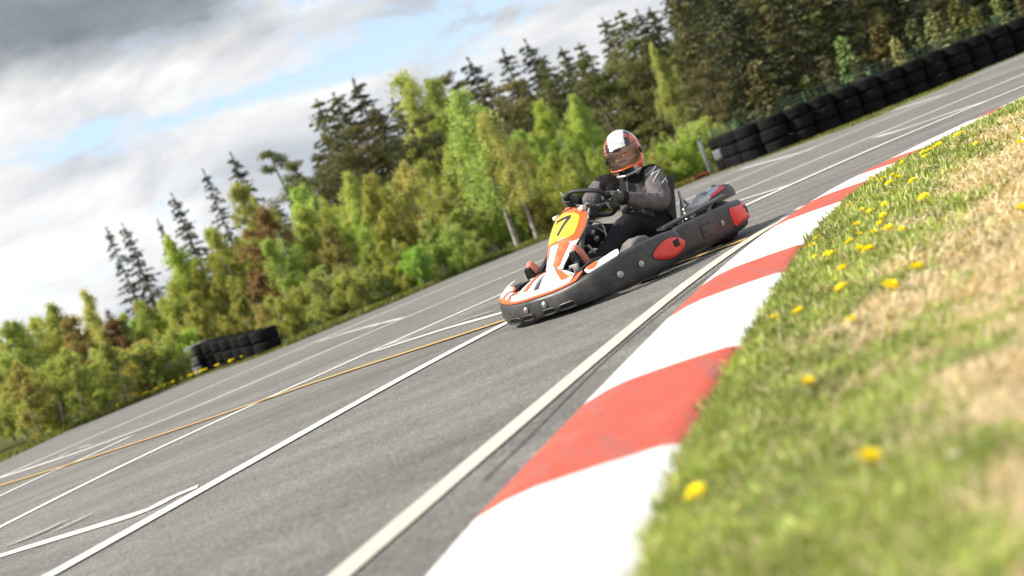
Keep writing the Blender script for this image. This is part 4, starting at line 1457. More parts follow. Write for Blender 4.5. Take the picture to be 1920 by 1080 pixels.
# chassis: floor tray and frame tubes
mb = MB(); mb.box((-.58, 0, .045), (.86, .50, .008), None, 0, .003)
mb.build('floor_tray', M['grey_metal'], kart)
mb = MB()
for sg in (1, -1):
    mb.tube(catmull([(-.12, .10 * sg, .07), (-.2, .26 * sg, .07), (-.5, .30 * sg, .07), (-.9, .34 * sg, .07), (-1.3, .32 * sg, .07), (-1.68, .30 * sg, .09)], 5), .016, 8)
    mb.tube([(-.54, .22 * sg, .07), (-.54, .42 * sg, .14)], .016, 8)
    mb.tube(catmull([(-.72, .34 * sg, .08), (-.74, .50 * sg, .12), (-.95, .54 * sg, .14), (-1.2, .54 * sg, .14), (-1.28, .34 * sg, .08)], 5), .011, 8)
for x in (-.2, -.75, -1.25, -1.65):
    mb.tube([(x, -.31, .07), (x, .31, .07)], .015, 8)
mb.tube([(-.02, -.22, .12), (-.02, .22, .12)], .01, 8)
mb.tube([(-1.45, -.52, .13), (-1.45, .52, .13)], .018, 10)
mb.build('frame', M['engine_grey'], kart)

# wheels
def wheel(x, y, ro, wd_, rub):
    r_ = empty('wheel', (x, y, ro))
    r_.parent = kart
    r_.rotation_euler = (math.pi / 2, 0, R(-5) if x > -1 else 0)
    me = tyre_mesh('tyre', ro, wd_, rub)
    tq = link('tyre', me, r_); tq.location = (0, 0, -wd_ / 2)
    mb = MB()
    pr = [(ro * .62, -wd_ * .40), (ro * .60, -wd_ * .34), (ro * .50, -wd_ * .2), (ro * .22, -wd_ * .12), (.012, -wd_ * .12)]
    mb.loft([[Vector((r2 * math.cos(a), r2 * math.sin(a), z)) for r2, z in pr] + [Vector((r2 * math.cos(a), r2 * math.sin(a), -z)) for r2, z in pr[::-1]] for a in [2 * math.pi * k / 20 for k in range(21)]], False)
    mb.build('rim', M['steel'], r_)
    mb = MB(); mb.tube([(0, 0, -wd_ * .3), (0, 0, wd_ * .3)], .03, 12); mb.build('hub', M['engine_grey'], r_)


for sg in (1, -1):
    wheel(-.555, .480 * sg, .147, .125, M['dusty_rubber'])
    wheel(-1.45, .455 * sg, .140, .20, M['rubber'])

# nose: number panel (nassau), fairing and coloured lip
def nas(tq, yq, off=0.0):
    """yq in -1..1 across, tq 0..1 upwards"""
    w_ = np.interp(tq, [0, .12, .3, .5, .7, .86, .95, 1], [.085, .090, .115, .155, .178, .174, .138, .085])
    x = -.225 - .37 * tq
    z = .275 + .350 * tq - .02 * math.sin(math.pi * tq)
    nn = Vector((.64, 0, .77))
    P = Vector((x, yq * w_, z)) - nn * (.055 * (yq * yq) * (w_ / .16)) + nn * .02 * math.sin(math.pi * tq)
    return P + (nn + Vector((0, yq * .5, 0))).normalized() * off


def nas_patch(mb, t0, t1, y0, y1, off, th, nt=14, ny=12, rnd=0.0, mi=0):
    def yy(tq, f):
        k = 1.0
        if rnd:
            e_ = min(tq - t0, t1 - tq) / rnd
            k = 1 if e_ >= 1 else math.sqrt(max(.0, 1 - (1 - e_) ** 2)) * .9 + .1
        c = (y0 + y1) / 2
        return c + ((y0 + (y1 - y0) * f) - c) * k
    top, bot = [], []
    for i in range(nt + 1):
        tq = t0 + (t1 - t0) * i / nt
        top.append([nas(tq, yy(tq, j / ny), off + th) for j in range(ny + 1)])
        bot.append([nas(tq, yy(tq, j / ny), off) for j in range(ny, -1, -1)])
    mb.loft([a + b for a, b in zip(top, bot)], True, mi)


mb = MB(); nas_patch(mb, 0, 1, -1, 1, -.012, .012, 20, 14, .05)
npn = mb.build('number_panel', M['white_gloss'], kart)
mb = MB(); nas_patch(mb, .44, .995, -.97, .97, .0005, .002, 20, 14, .09)
for k in range(2):
    y0, y1 = ((-.96, -.58), (.50, .97))[k]
    nas_patch(mb, .04 if k else .26, .50, y0 if k == 0 else .12, y1 if k == 0 else .70, .0005, .0018, 8, 5, .05)
mb.build('orange_border', M['orange_gloss'], npn)
mb = MB(); nas_patch(mb, .49, .915, -.88, .72, .003, .002, 16, 12, .10)
mb.build('number_board', M['yellow_gloss'], npn)


def stroke(mb, pts, w_, off=.0055, th=.0012):
    """a painted stroke on the number panel: pts (y in metres, t)"""
    pp = []
    for a, b in zip(pts, pts[1:]):
        for k in range(7):
            pp.append((a[0] + (b[0] - a[0]) * k / 6, a[1] + (b[1] - a[1]) * k / 6))
    wq = lambda tq: np.interp(tq, [0, .12, .3, .5, .7, .86, .95, 1], [.085, .090, .115, .155, .178, .174, .138, .085])
    secs = []
    for i, (y, tq) in enumerate(pp):
        a = pp[max(0, i - 1)]; b = pp[min(len(pp) - 1, i + 1)]
        dy, dt = b[0] - a[0], (b[1] - a[1]) * .55
        l_ = math.hypot(dy, dt) or 1
        ny_, nt_ = -dt / l_ * w_ / 2, dy / l_ * w_ / 2 / .55
        L_ = [(y + ny_, tq + nt_), (y - ny_, tq - nt_)]
        secs.append([nas(q[1], q[0] / wq(q[1]), off + e_) for q, e_ in ((L_[0], th), (L_[1], th), (L_[1], 0), (L_[0], 0))])
    mb.loft(secs)


mb = MB()
stroke(mb, [(-.065, .815), (.062, .835)], .024)
stroke(mb, [(.057, .832), (.018, .71), (-.012, .575)], .026)
stroke(mb, [(-.064, .845), (-.064, .785)], .011)
mb.build('digit', M['ink'], npn)
mb = MB()
stroke(mb, [(-.03, .945), (.05, .965)], .012, .0035)
stroke(mb, [(-.07, .932), (-.03, .940)], .008, .0055)
mb.build('logo_mark', M['ink'], npn)
mb = MB()
for sg in (1, -1):
    pts_ = [nas(q / 10, sg * .985, -.006) for q in range(0, 11)]
    mb.tube(pts_, .007, 6)
mb.build('panel_edge', M['black_plastic'], npn)

# fairing between the panel's foot and the bumper top: two white legs with a dark cleft
def fair(f, y, off=0.0):
    """f 0 at the panel foot, 1 at the bumper"""
    w_ = .088 + .23 * f ** 1.3
    x = -.228 + .185 * f - .10 * (abs(y)) ** 2 * f
    z = .278 - .070 * f - .012 * y * y + .02 * math.sin(math.pi * f)
    return Vector((x, y * w_, z + off))


for nm, y0, y1, mt in (('nose_fairing', .10, 1.0, 'white_gloss'), ('nose_fairing', -1.0, -.10, 'white_gloss')):
    mb = MB()
    top = [[fair(i / 10, y0 + (y1 - y0) * j / 8, .004 + .010 * math.sin(math.pi * j / 8)) for j in range(9)] for i in range(11)]
    mb.loft([a + [p - Vector((0, 0, .015)) for p in a[::-1]] for a in top])
    o_ = mb.build(nm, M[mt], kart)
    mb = MB()
    yc = y0 * .3 + y1 * .7
    top = [[fair(i / 8, yc + (j - 1) * .09, .0165) for j in range(3)] for i in range(9)]
    mb.loft([a + [p - Vector((0, 0, .003)) for p in a[::-1]] for a in top])
    mb.build('stripe', M['orange_gloss' if nm else 'ink'], o_)
mb = MB()
mb.loft([[fair(i / 8, y, -.012 if abs(y) < .2 else -.02) for y in (-.7, -.1, .1, .7)] + [fair(i / 8, y, -.03) for y in (.7, -.7)] for i in range(9)])
mb.build('fairing_base', M['black_plastic'], kart)


def lip(mb, s0, s1, a0, a1, z0, z1, th=.006, n_=22, m_=5, rnd=.04):
    """sheet over the top of the bumper; a = distance inwards, z = height above the rim"""
    secs = []
    for i in range(n_ + 1):
        d_ = s0 + (s1 - s0) * i / n_
        P, nn = bump.frame(mid_ + d_)
        zt = bump.z1((mid_ + d_) / BL_)
        e_ = min(d_ - s0, s1 - d_)
        k = 1 if e_ > rnd else max(.15, math.sqrt(max(0, 1 - (1 - e_ / rnd) ** 2)))
        row = []
        for j in range(m_ + 1):
            f = .5 + (j / m_ - .5) * k
            row.append(P - nn * (a0 + (a1 - a0) * f) + Vector((0, 0, zt + z0 + (z1 - z0) * f + .012 * math.sin(math.pi * f))))
        secs.append(row + [p - Vector((0, 0, th)) for p in row[::-1]])
    mb.loft(secs)


mb = MB(); lip(mb, -.60, .40, -.004, .125, .004, .038)
lp = mb.build('nose_lip', M['orange_gloss'], kart)
for s0, s1, mt, a0, a1, nm in ((-.585, -.44, 'white_gloss', .012, .11, 'white_panel'), (-.39, -.33, 'white_gloss', .02, .10, 'white_panel'), (-.29, .335, 'white_gloss', .010, .078, 'white_panel'), (-.13, .30, 'yellow_gloss', .082, .118, 'yellow_panel')):
    mb = MB()
    k = .129
    lip(mb, s0, s1, a0, a1, .004 + .034 * (a0 + .004) / k + .003 + .010 * math.sin(math.pi * (a0 + .004) / k), .038 * 1 * (a1 + .004) / k + .004 + .010 * math.sin(math.pi * (a1 + .004) / k), .003, 22, 5, .02)
    mb.build(nm, M[mt], lp)
mb = MB(); lip(mb, .42, .69, .006, .075, .004, .034)
lw = mb.build('side_fairing', M['white_gloss'], kart)
mb = MB(); lip(mb, .435, .52, .014, .070, .016, .038, .003)
mb.build('orange_panel', M['orange_gloss'], lw)
mb = MB(); lip(mb, -.80, -.62, .006, .075, .004, .034)
mb.build('side_fairing', M['white_gloss'], kart)
# black stay hoops between panel and fairing
for sg in (1, -1):
    mb = MB()
    mb.tube(catmull([(-.20, .12 * sg, .22), (-.30, .19 * sg, .27), (-.42, .16 * sg, .36), (-.52, .12 * sg, .46)], 6), .020, 8)
    mb.tube(catmull([(-.10, .30 * sg, .21), (-.25, .33 * sg, .25), (-.42, .30 * sg, .24), (-.56, .28 * sg, .15)], 6), .011, 8)
    mb.build('stay', M['black_plastic'], kart)

# steering wheel and column
scn = Vector((-.82, .012, .592))
ax = Vector((-.76, 0, .65)).normalized()
e1 = Vector((0, 1, 0)); e2 = ax.cross(e1).normalized()
if e2.z < 0:
    e2 = -e2
STEER = R(-22)
se1 = e1 * math.cos(STEER) + e2 * math.sin(STEER); se2 = -e1 * math.sin(STEER) + e2 * math.cos(STEER)


def ring_pt(a, r_=.158):
    c, s_ = math.cos(a), math.sin(a)
    k = 1 / (abs(c) ** 3.2 + abs(s_) ** 3.2) ** (1 / 3.2)
    return scn + se1 * c * r_ * k * .98 + se2 * s_ * r_ * k * .88


mb = MB(); mb.tube([ring_pt(2 * math.pi * k / 40) for k in range(40)], .0155, 10, False, 0, True)
swh = mb.build('steering_wheel', M['seat_black'], kart)
mb = MB()
for a in (R(0), R(180), R(270)):
    mb.tube([scn - ax * .03, scn.lerp(ring_pt(a), .5) - ax * .02, ring_pt(a)], [.016, .012, .010], 8)
mb.tube([scn - ax * .045, scn - ax * .01], .045, 16)
mb.build('spoke', M['engine_grey'], swh)
mb = MB(); mb.tube([scn - ax * .03, Vector((-.32, 0, .10))], .012, 8)
mb.tube([(-.62, -.16, .07), (-.60, -.05, .34), (-.60, .05, .34), (-.62, .16, .07)], .010, 8)
mb.build('steering_column', M['steel'], kart)
mb = MB()
mb.box((-.63, .0, .47), (.05, .10, .05), None, 0, .01)
for k in range(5):
    mb.ell((-.60 - .03 * k, .09 + .012 * (k % 2), .46 - .05 * k), (.022, .018, .02), None, 8, 6)
mb.tube(catmull([(-.60, .1, .50), (-.70, .14, .44), (-.66, .15, .30), (-.5, .12, .14)], 5), .006, 6)
mb.tube(catmull([(-.58, .06, .52), (-.72, .10, .40), (-.70, .20, .26), (-.6, .2, .10)], 5), .005, 6)
mb.build('instrument_bracket', M['grey_metal'], kart)
for sg in (1, -1):
    mb = MB(); mb.box((-.60 + .004, sg * .125, .585), (.045, .05, .03), None, 0, .01); mb.build('panel_clip', M['pale_tank'], kart)

# pedals
for sg in (1, -1):
    mb = MB(); mb.tube([(-.22, .19 * sg, .06), (-.25, .19 * sg, .24)], .008, 8); mb.box((-.255, .19 * sg, .25), (.02, .08, .05), None, 0, .006)
    mb.build('pedal', M['steel'], kart)

# seat shell
mb = MB()
secs = []
for k in range(15):
    f = k / 14
    # from front lip of the seat round to the top of the backrest
    x = np.interp(f, [0, .35, .55, .75, 1], [-.98, -1.25, -1.44, -1.53, -1.60]); z = np.interp(f, [0, .35, .55, .75, 1], [.13, .085, .13, .34, .565])
    wv = np.interp(f, [0, .3, .6, .85, 1], [.17, .20, .215, .21, .165])
    dn = np.interp(f, [0, .4, .6, 1], [0, 0, .6, 1.0])
    nn = Vector((dn, 0, 1 - dn)).normalized()
    ed = np.interp(f, [0, .3, .6, .85, 1], [.05, .13, .17, .13, .03])
    row = [Vector((x, q * wv, z)) + nn * ed * abs(q) ** 2.6 for q in np.linspace(-1, 1, 13)]
    secs.append(row + [p - nn * .012 + Vector((0, .006 * (1 if p.y > 0 else -1), 0)) for p in row[::-1]])
mb.loft(secs)
mb.build('seat', M['seat_black'], kart)
mb = MB()
mb.tube(catmull([(-1.33, .24, .10), (-1.40, .245, .28), (-1.45, .235, .36), (-1.50, .22, .37), (-1.50, .30, .25)], 6), .011, 8)
mb.tube([(-1.36, .30, .24), (-1.47, .235, .44)], .010, 8)
mb.tube(catmull([(-1.38, .36, .24), (-1.44, .36, .34), (-1.52, .36, .37), (-1.62, .36, .36)], 6), .010, 8)
mb.build('seat_stay', M['steel'], kart)

# engine block, pale tank and cover at the rear left
mb = MB()
mb.box((-1.54, .32, .20), (.24, .20, .18), None, 0, .02)
for k in range(6):
    mb.box((-1.54, .32, .215 + .014 * k), (.26, .22, .005), None, 0, .002)
mb.tube([(-1.60, .44, .24), (-1.70, .40, .22)], .035, 10)
mb.build('engine', M['engine_grey'], kart)
mb = MB()
rt_ = Euler((0, R(12), 0)).to_matrix()
mb.box((-1.47, .36, .285), (.16, .17, .10), rt_, 0, .03)
mb.build('fuel_tank', M['pale_tank'], kart)
def cover_sec(x, w_, z, h_, y=.33):
    return [Vector((x, y + a * w_, z + b * h_)) for a, b in ((-1, 0), (-1, .55), (-.82, .86), (-.4, 1), (.4, 1), (.82, .86), (1, .55), (1, 0))]
mb = MB()
mb.loft([cover_sec(x, w_, .270, h_) for x, w_, h_ in ((-1.46, .10, .045), (-1.48, .125, .062), (-1.60, .135, .085), (-1.72, .125, .105), (-1.80, .105, .10), (-1.86, .07, .06), (-1.875, .04, .03))])
cov = mb.build('engine_cover', M['black_plastic'], kart)
def top_plate(x0, x1, k0, off, n_=8):
    secs = []
    for i in range(n_ + 1):
        f = i / n_
        x = x0 + (x1 - x0) * f
        w_ = np.interp(-x, [1.46, 1.48, 1.60, 1.72, 1.80], [.10, .125, .135, .125, .105]); h_ = np.interp(-x, [1.46, 1.48, 1.60, 1.72, 1.80], [.045, .062, .085, .105, .10])
        kk = k0 * (1 if 0 < i < n_ else .8)
        row = [Vector((x, .33 + a * w_ * kk, .270 + b * h_ + off)) for a, b in ((-.9, .78), (-.7, .90), (-.4, 1), (0, 1.0), (.4, 1), (.7, .90), (.9, .78))]
        secs.append(row + [p - Vector((0, 0, .006)) for p in row[::-1]])
    return secs
mb = MB(); mb.loft(top_plate(-1.49, -1.735, 1.02, .003)); rb_ = mb.build('red_edging', M['red_plastic'], cov)
mb = MB(); mb.loft(top_plate(-1.482, -1.712, .92, .006)); mb.build('window_panel', M['smoke_panel'], cov)
mb = MB(); mb.box((-1.835, .27, .365), (.10, .03, .012), Euler((0, R(-22), R(20))).to_matrix(), 0, .004); mb.tube([(-1.80, .27, .33), (-1.83, .27, .362)], .008, 6)
mb.build('lever', M['engine_grey'], cov)
mb = MB(); mb.box((-1.45, -.34, .20), (.34, .22, .20), None, 0, .03); mb.box((-1.45, -.34, .315), (.22, .15, .03), None, 0, .01)
mb.build('tank_housing', M['black_plastic'], kart)
mb = MB(); mb.box((-1.40, -.30, .335), (.16, .14, .02), None, 0, .008)
mb.build('tank_lid', M['pale_tank'], kart)

# ------------------------------------------------------------------ driver
driver = empty('person', KPOS, math.pi + KPHI)
tag(driver, 'driver in black and grey jacket and white orange helmet seated in the kart', 'person')
HIP = Vector((-1.33, .0, .17)); CH = Vector((-1.335, .0, .50)); NK = Vector((-1.325, .015, .69))
SL_, SR_ = Vector((-1.365, .145, .615)), Vector((-1.225, -.180, .665))
EL_, ER_ = Vector((-1.19, .285, .425)), Vector((-1.03, -.31, .49))
HA_L, HA_R = ring_pt(R(8)), ring_pt(R(172))
WL_, WR_ = HA_L + Vector((-.085, .03, -.012)), HA_R + Vector((-.085, -.03, -.012))
KL_, KR_ = Vector((-.90, .185, .365)), Vector((-.88, -.175, .37))
AL_, AR_ = Vector((-.42, .185, .165)), Vector((-.40, -.235, .160))


def limb(mb, pts, rad, sub=4):
    pts = [Vector(p) for p in pts]
    P = catmull(pts, sub)
    rr_ = np.interp(np.linspace(0, 1, len(P)), np.linspace(0, 1, len(rad)), rad)
    mb.tube(P, list(rr_), 14)
    mb.ell(P[0], (rr_[0],) * 3, None, 12, 8); mb.ell(P[-1], (rr_[-1],) * 3, None, 12, 8)


# the body itself: one continuous figure under the clothes
HC = Vector((-1.30, .035, .825))                     # head centre
HYAW, HPIT = R(28), R(10)                            # head turned to the driver's left, towards the camera, a little down
HR = Euler((0, HPIT, HYAW), 'XYZ').to_matrix()
hp = lambda x, y, z: HC + HR @ Vector((x, y, z))
mb = MB()
limb(mb, [HIP, HIP.lerp(CH, .5), CH, NK + Vector((0, 0, -.06))], [.11, .11, .12, .07])
limb(mb, [NK + Vector((0, 0, -.08)), NK, HC + Vector((0, 0, -.07))], [.055, .052, .055])
mb.ell(HC, (.095, .074, .118), HR, 24, 18)
mb.ell(hp(.055, 0, -.075), (.045, .045, .045), HR)                                        # jaw
mb.ell(hp(.100, 0, -.008), (.020, .014, .030), Euler((0, R(-18), 0)).to_matrix())            # nose
mb.ell(hp(.080, 0, .045), (.022, .055, .020), HR)                                          # brow
for sg in (1, -1):
    mb.ell(hp(.072, sg * .042, -.022), (.026, .024, .022), HR)                              # cheeks
    mb.ell(hp(-.005, sg * .076, -.005), (.022, .010, .034), HR)                             # ears
for a, b, c in ((SL_, EL_, WL_), (SR_, ER_, WR_)):
    limb(mb, [CH.lerp(a, .6), a, a.lerp(b, .5), b, b.lerp(c, .5), c], [.06, .05, .046, .038, .034, .026])
for a, b, sg in ((KL_, AL_, 1), (KR_, AR_, -1)):
    limb(mb, [HIP + Vector((0, sg * .08, 0)), HIP.lerp(a, .5) + Vector((0, sg * .03, .015)), a, a.lerp(b, .45) + Vector((0, 0, .01)), b], [.075, .068, .050, .045, .034])
body = mb.melt('body', M['skin'], .009, driver, 2)
for sg in (1, -1):
    mb = MB(); mb.ell(hp(.084, sg * .031, .018), (.008, .011, .006), HR); mb.build('eye', M['eye'], body)
mb = MB(); mb.ell(hp(.092, 0, -.058), (.006, .020, .005), HR); mb.build('mouth', M['lip'], body)

# jacket
mb = MB()
limb(mb, [HIP + Vector((.0, 0, .03)), HIP.lerp(CH, .45) + Vector((.01, 0, 0)), CH + Vector((.005, 0, .01)), CH.lerp(NK, .6), NK + Vector((0, 0, .01))], [.150, .152, .160, .125, .072])
mb.ell(CH + Vector((.0, 0, .04)), (.135, .195, .14), Euler((0, 0, R(24))).to_matrix())
mb.ell(HIP.lerp(CH, .3), (.15, .18, .13))
limb(mb, [CH.lerp(SL_, .7), SL_, SL_.lerp(EL_, .5) + Vector((0, .012, .01)), EL_, EL_.lerp(WL_, .45) + Vector((0, 0, -.008)), WL_ + Vector((-.005, 0, 0))], [.095, .084, .077, .066, .058, .043])
limb(mb, [CH.lerp(SR_, .7), SR_, SR_.lerp(ER_, .5) + Vector((0, -.012, .01)), ER_, ER_.lerp(WR_, .45) + Vector((0, 0, -.008)), WR_ + Vector((-.005, 0, 0))], [.095, .084, .077, .066, .058, .043])
limb(mb, [NK + Vector((-.02, 0, -.05)), NK + Vector((-.015, 0, .035))], [.085, .074])
jr = random.Random(5)
for a, b, r_ in ((SL_, EL_, .078), (EL_, WL_, .06), (SR_, ER_, .078), (ER_, WR_, .06)):     # folds of cloth
    for k in range(7):
        f = jr.uniform(.1, .95)
        c = a.lerp(b, f)
        d_ = Vector((jr.uniform(-1, 1), jr.uniform(-1, 1), jr.uniform(-.6, .8))).normalized()
        q = d_.cross(b - a).normalized()
        rr_ = r_ * (1 - .12 * f)
        p0 = c + d_ * rr_ * .98
        mb.tube([p0 - q * rr_ * .6 - d_ * rr_ * .22 - (b - a) * .05, p0, p0 + q * rr_ * .6 - d_ * rr_ * .22 + (b - a) * .05], [.006, .013, .006], 6)
for k in range(9):
    z = jr.uniform(.26, .56); y = jr.uniform(-.12, .14)
    p0 = Vector((-1.185 - .2 * y * y + .01 * jr.random(), y, z)) 
    p0.x = -1.335 + .15 * math.sqrt(max(.1, 1 - (y / .19) ** 2)) 
    mb.tube([p0 + Vector((-.02, -.07, .03 * jr.uniform(-1, 1))), p0, p0 + Vector((-.03, .07, .05 * jr.uniform(-1, 1)))], [.006, .014, .006], 6)
jk = mb.melt('jacket', [M['jacket_black'], M['jacket_grey']], .0075, driver, 3)
def seg_d(p, a, b):
    ab = b - a
    t_ = max(0, min(1, (p - a).dot(ab) / ab.length_squared))
    return (p - (a + ab * t_)).length, t_
mi_ = []
for f in jk.data.polygons:
    c = f.center
    dl1, t1 = seg_d(c, SL_, EL_); dl2, t2 = seg_d(c, EL_, WL_); dr1, t3 = seg_d(c, SR_, ER_); dr2, t4 = seg_d(c, ER_, WR_)
    grey = 0
    if (dl1 < .098 and t1 > .02 and c.y > .155) or dl2 < .075 or (dr1 < .098 and t3 > .02 and c.y < -.15) or dr2 < .075:
        grey = 1
    if abs(c.z - (.50 + .25 * (c.y - .02))) < .012 and grey == 0 and c.x > -1.3:
        grey = 1
    if grey == 0 and c.x > -1.34 and .09 < c.y < .135 and .34 < c.z < .60:
        grey = 1
    if (t2 > .90 and dl2 < .075) or (t4 > .90 and dr2 < .075):
        grey = 0
    mi_.append(grey)
jk.data.polygons.foreach_set('material_index', mi_)
# white flash lines on the left shoulder, small chest mark (found on the cloth by ray)
def on_cloth(o, origin, direction=Vector((-.69, -.72, 0.0)), off=.003):
    ok, loc_, nrm, _ = o.ray_cast(origin, direction)
    return (loc_ + nrm * off) if ok else None
dirn = Vector((-.69, -.72, 0.0))
hax = Vector((-.72, .69, 0))
def flash(pts, w_, nm='jacket_mark'):
    out = []
    for x, z in pts:
        q = on_cloth(jk, SL_ - dirn * .6 + hax * x + Vector((0, 0, z)))
        if q:
            out.append(q)
    if len(out) > 2:
        mb = MB(); mb.tube(out, w_, 5); mb.build(nm, M['mark_white'], jk)
lin = lambda a, b, n_=9: [(a[0] + (b[0] - a[0]) * k / (n_ - 1), a[1] + (b[1] - a[1]) * k / (n_ - 1)) for k in range(n_)]
flash(lin((-.050, .012), (.045, .050)) + lin((.043, .050), (-.020, .002)) + lin((-.018, .002), (.058, .020)) + lin((.056, .018), (-.03, -.045)), .0030)
flash(lin((.02, -.075), (.065, -.05)) + lin((.065, -.05), (.06, -.085)), .0035)
mb = MB()
q = on_cloth(jk, Vector((-.7, .07, .475)), Vector((-1, .03, 0)))
if q:
    for k in range(3):
        mb.box(q + Vector((.003, -.022 + .022 * k, .004 * k)), (.006, .018, .012), None, 0, .002)
    mb.build('chest_logo', M['mark_white'], jk)

mb = MB(); zp = [on_cloth(jk, Vector((-.7, .02, z)), Vector((-1, .03, 0)), .002) for z in np.linspace(.36, .66, 12)]
zp = [p for p in zp if p]
if len(zp) > 3:
    mb.tube(zp, .004, 5); mb.build('zip', M['grey_metal'], jk)

# trousers
mb = MB()
for a, b, sg in ((KL_, AL_, 1), (KR_, AR_, -1)):
    limb(mb, [HIP + Vector((0, sg * .085, 0)), HIP.lerp(a, .5) + Vector((0, sg * .03, .02)), a, a.lerp(b, .45) + Vector((0, 0, .012)), b + Vector((-.02, 0, .03))], [.115, .102, .079, .070, .056])
    for k in range(7):
        f = jr.uniform(.2, 1); c = HIP.lerp(a, f) + Vector((0, sg * .05, .02)) if k < 4 else a.lerp(b, f)
        mb.tube([c + Vector((.03, -.06, .05)), c + Vector((0, 0, .088 - .02 * (k > 3))), c + Vector((-.03, .06, .05))], [.006, .014, .006], 6)
mb.ell(HIP, (.15, .185, .11))
mb.melt('trousers', M['trouser'], .009, driver, 3)

# shoes upright on the pedals
for a, sg in ((AL_, 1), (AR_, -1)):
    mb = MB()
    tilt = Euler((0, R(-52), 0)).to_matrix()
    mb.ell(a + Vector((-.005, 0, -.02)), (.05, .042, .05), None, 14, 10)
    limb(mb, [a + Vector((-.01, 0, -.03)), a + Vector((.045, 0, .07)), a + Vector((.078, 0, .155)), a + Vector((.09, 0, .195))], [.042, .040, .042, .030])
    limb(mb, [a + Vector((-.03, 0, .05)), a + Vector((.01, 0, .02))], [.050, .046])
    sh = mb.melt('shoe', [M['shoe_red'], M['trouser']], .006, driver, 3)
    sh.data.polygons.foreach_set('material_index', [1 if f.center.z < a.z + .085 - .5 * (f.center.x - a.x - .05) else 0 for f in sh.data.polygons])
    mb = MB()
    mb.loft([[a + Vector((x + dx, y * w_, z + dz)) for y, dx, dz in ((-1, 0, 0), (1, 0, 0), (1, .014, -.012), (-1, .014, -.012))] for x, z, w_ in ((.03, -.055, .034), (.078, .05, .034), (.115, .14, .038), (.125, .19, .026))])
    mb.build('sole', M['trouser'], sh)

# gloved hands closed round the rim
def glove(hand, wrist, ang, sg):
    mb = MB(); pale = MB()
    tang = (ring_pt(ang + .02) - ring_pt(ang - .02)).normalized()
    out = (ring_pt(ang) - scn).normalized()
    back = ax                                                  # towards the driver
    palm = hand + back * .030 + out * .020
    limb(mb, [wrist + Vector((-.012, 0, 0)), wrist.lerp(palm, .5), palm], [.042, .040, .040])
    mb.ell(palm, (.034, .034, .046), Matrix((out, back, tang)).transposed())
    for k in range(4):
        o_ = tang * (-.036 + .0235 * k) * 1.05
        L_ = (.92, 1.05, 1.0, .82)[k if sg > 0 else 3 - k]
        c = hand + o_
        r_ = .034 * L_ ** .5
        pts = [palm + o_ * .8 + out * .018 + back * .012]
        for th_ in (60, 20, -25, -75, -125):
            pts.append(c + (out * math.cos(R(th_)) + back * math.sin(R(th_))) * r_)
        limb(mb, pts, [.0125, .0120, .0115, .0108, .0100, .0085], 3)
        kn = palm + o_ * .9 + out * .040 + back * .020
        pale.ell(kn, (.009, .009, .007), None, 8, 6)
    tb_ = [palm - out * .01 + tang * (.03 if True else 0) + back * .01, hand + tang * .058 - out * .018 + back * .018, hand + tang * .066 - out * .028 - back * .012, hand + tang * .060 - out * .018 - back * .034]
    limb(mb, tb_, [.017, .0145, .013, .011], 3)
    gl_ = mb.melt('glove', M['glove'], .0042, driver, 2)
    pale.build('knuckle_guard', M['glove_pale'], gl_)
    cf = MB(); cf.tube([wrist + (palm - wrist) * -.25, wrist + (palm - wrist) * .15], [.049, .047], 16)
    cf.build('cuff', M['jacket_black'], gl_)


glove(HA_L, WL_, R(8), 1)
glove(HA_R, WR_, R(172), -1)

# helmet
HELM = HC + HR @ Vector((-.005, 0, .008))
hh = lambda p: HELM + HR @ Vector((p[0] * 1.03, p[1] * 1.0, p[2] * 1.17))
def shell_pt(th_, ph_, k=1.0):
    """th from the crown down, ph round from the front"""
    st, ct_ = math.sin(th_), math.cos(th_)
    x, y, z = st * math.cos(ph_), st * math.sin(ph_), ct_
    rx = .155 if x > 0 else .168
    X = rx * x; Y = .132 * y; Z = (.142 if z > 0 else .178) * z
    if x > 0 and z < -.05:                                       # chin bar pushes forward
        X += .030 * min(1, (-z - .05) / .35) * max(0, x) ** .7
    if z < -.55:
        s_ = 1 - .32 * (-z - .55) / .45
        X *= (s_ if x < 0 else 1 - .10 * (-z - .55) / .45); Y *= 1 - .18 * (-z - .55) / .45
    return Vector((X, Y, Z)) * k
NU, NV, TH_MAX = 72, 44, R(142)
def in_eye(p):
    """the eye opening, in shell space"""
    x, y, z = p
    if x < .045:
        return False
    w_ = abs(y)
    return z < .042 - .10 * w_ * w_ / .13 and z > -.052 - .06 * w_ + .9 * max(0, w_ - .10) and w_ < .121
def hcol(p):
    x, y, z = p
    w_ = abs(y)
    if z > .020 and w_ < .060 + .10 * max(0, .06 - z) and x > -.10:
        return 0                                              # white middle stripe
    if x < -.095 and z < .10:
        return 0                                              # white back
    if x > .03 and z < -.068 and w_ < .058 - .25 * max(0, -z - .10):
        return 1                                              # dark chin vent
    if x > .02 and z < -.066 and w_ < .082 - .3 * max(0, -z - .10):
        return 3                                              # silver chin edging
    if z < -.118:
        return 3
    if x > .04 and -.098 < z < -.045 and w_ < .128:
        return 4 if z > -.064 else 2
    sw = math.sin(38 * z + 22 * x + 2.2) + .5 * math.sin(60 * x - 20 * z)
    if .02 < z < .06 and x > 0 and w_ > .09:
        return 2
    if z > .045:
        return (1 if sw < 1.15 else 2) if w_ < .092 else (3 if sw < -1.1 else (2 if sw < .5 else 4))
    if sw > 1.25:
        return 1
    if sw < -1.05:
        return 3
    return 2 if sw < .35 else 4
vs_, fs_, ms_ = [], [], []
idx = {}
for i in range(NV + 1):
    for j in range(NU):
        th_ = max(.001, TH_MAX * i / NV)
        p = shell_pt(th_, 2 * math.pi * j / NU)
        idx[i, j] = len(vs_)
        vs_.append(p)
inside = len(vs_)
for p in list(vs_):
    vs_.append(p * .93)
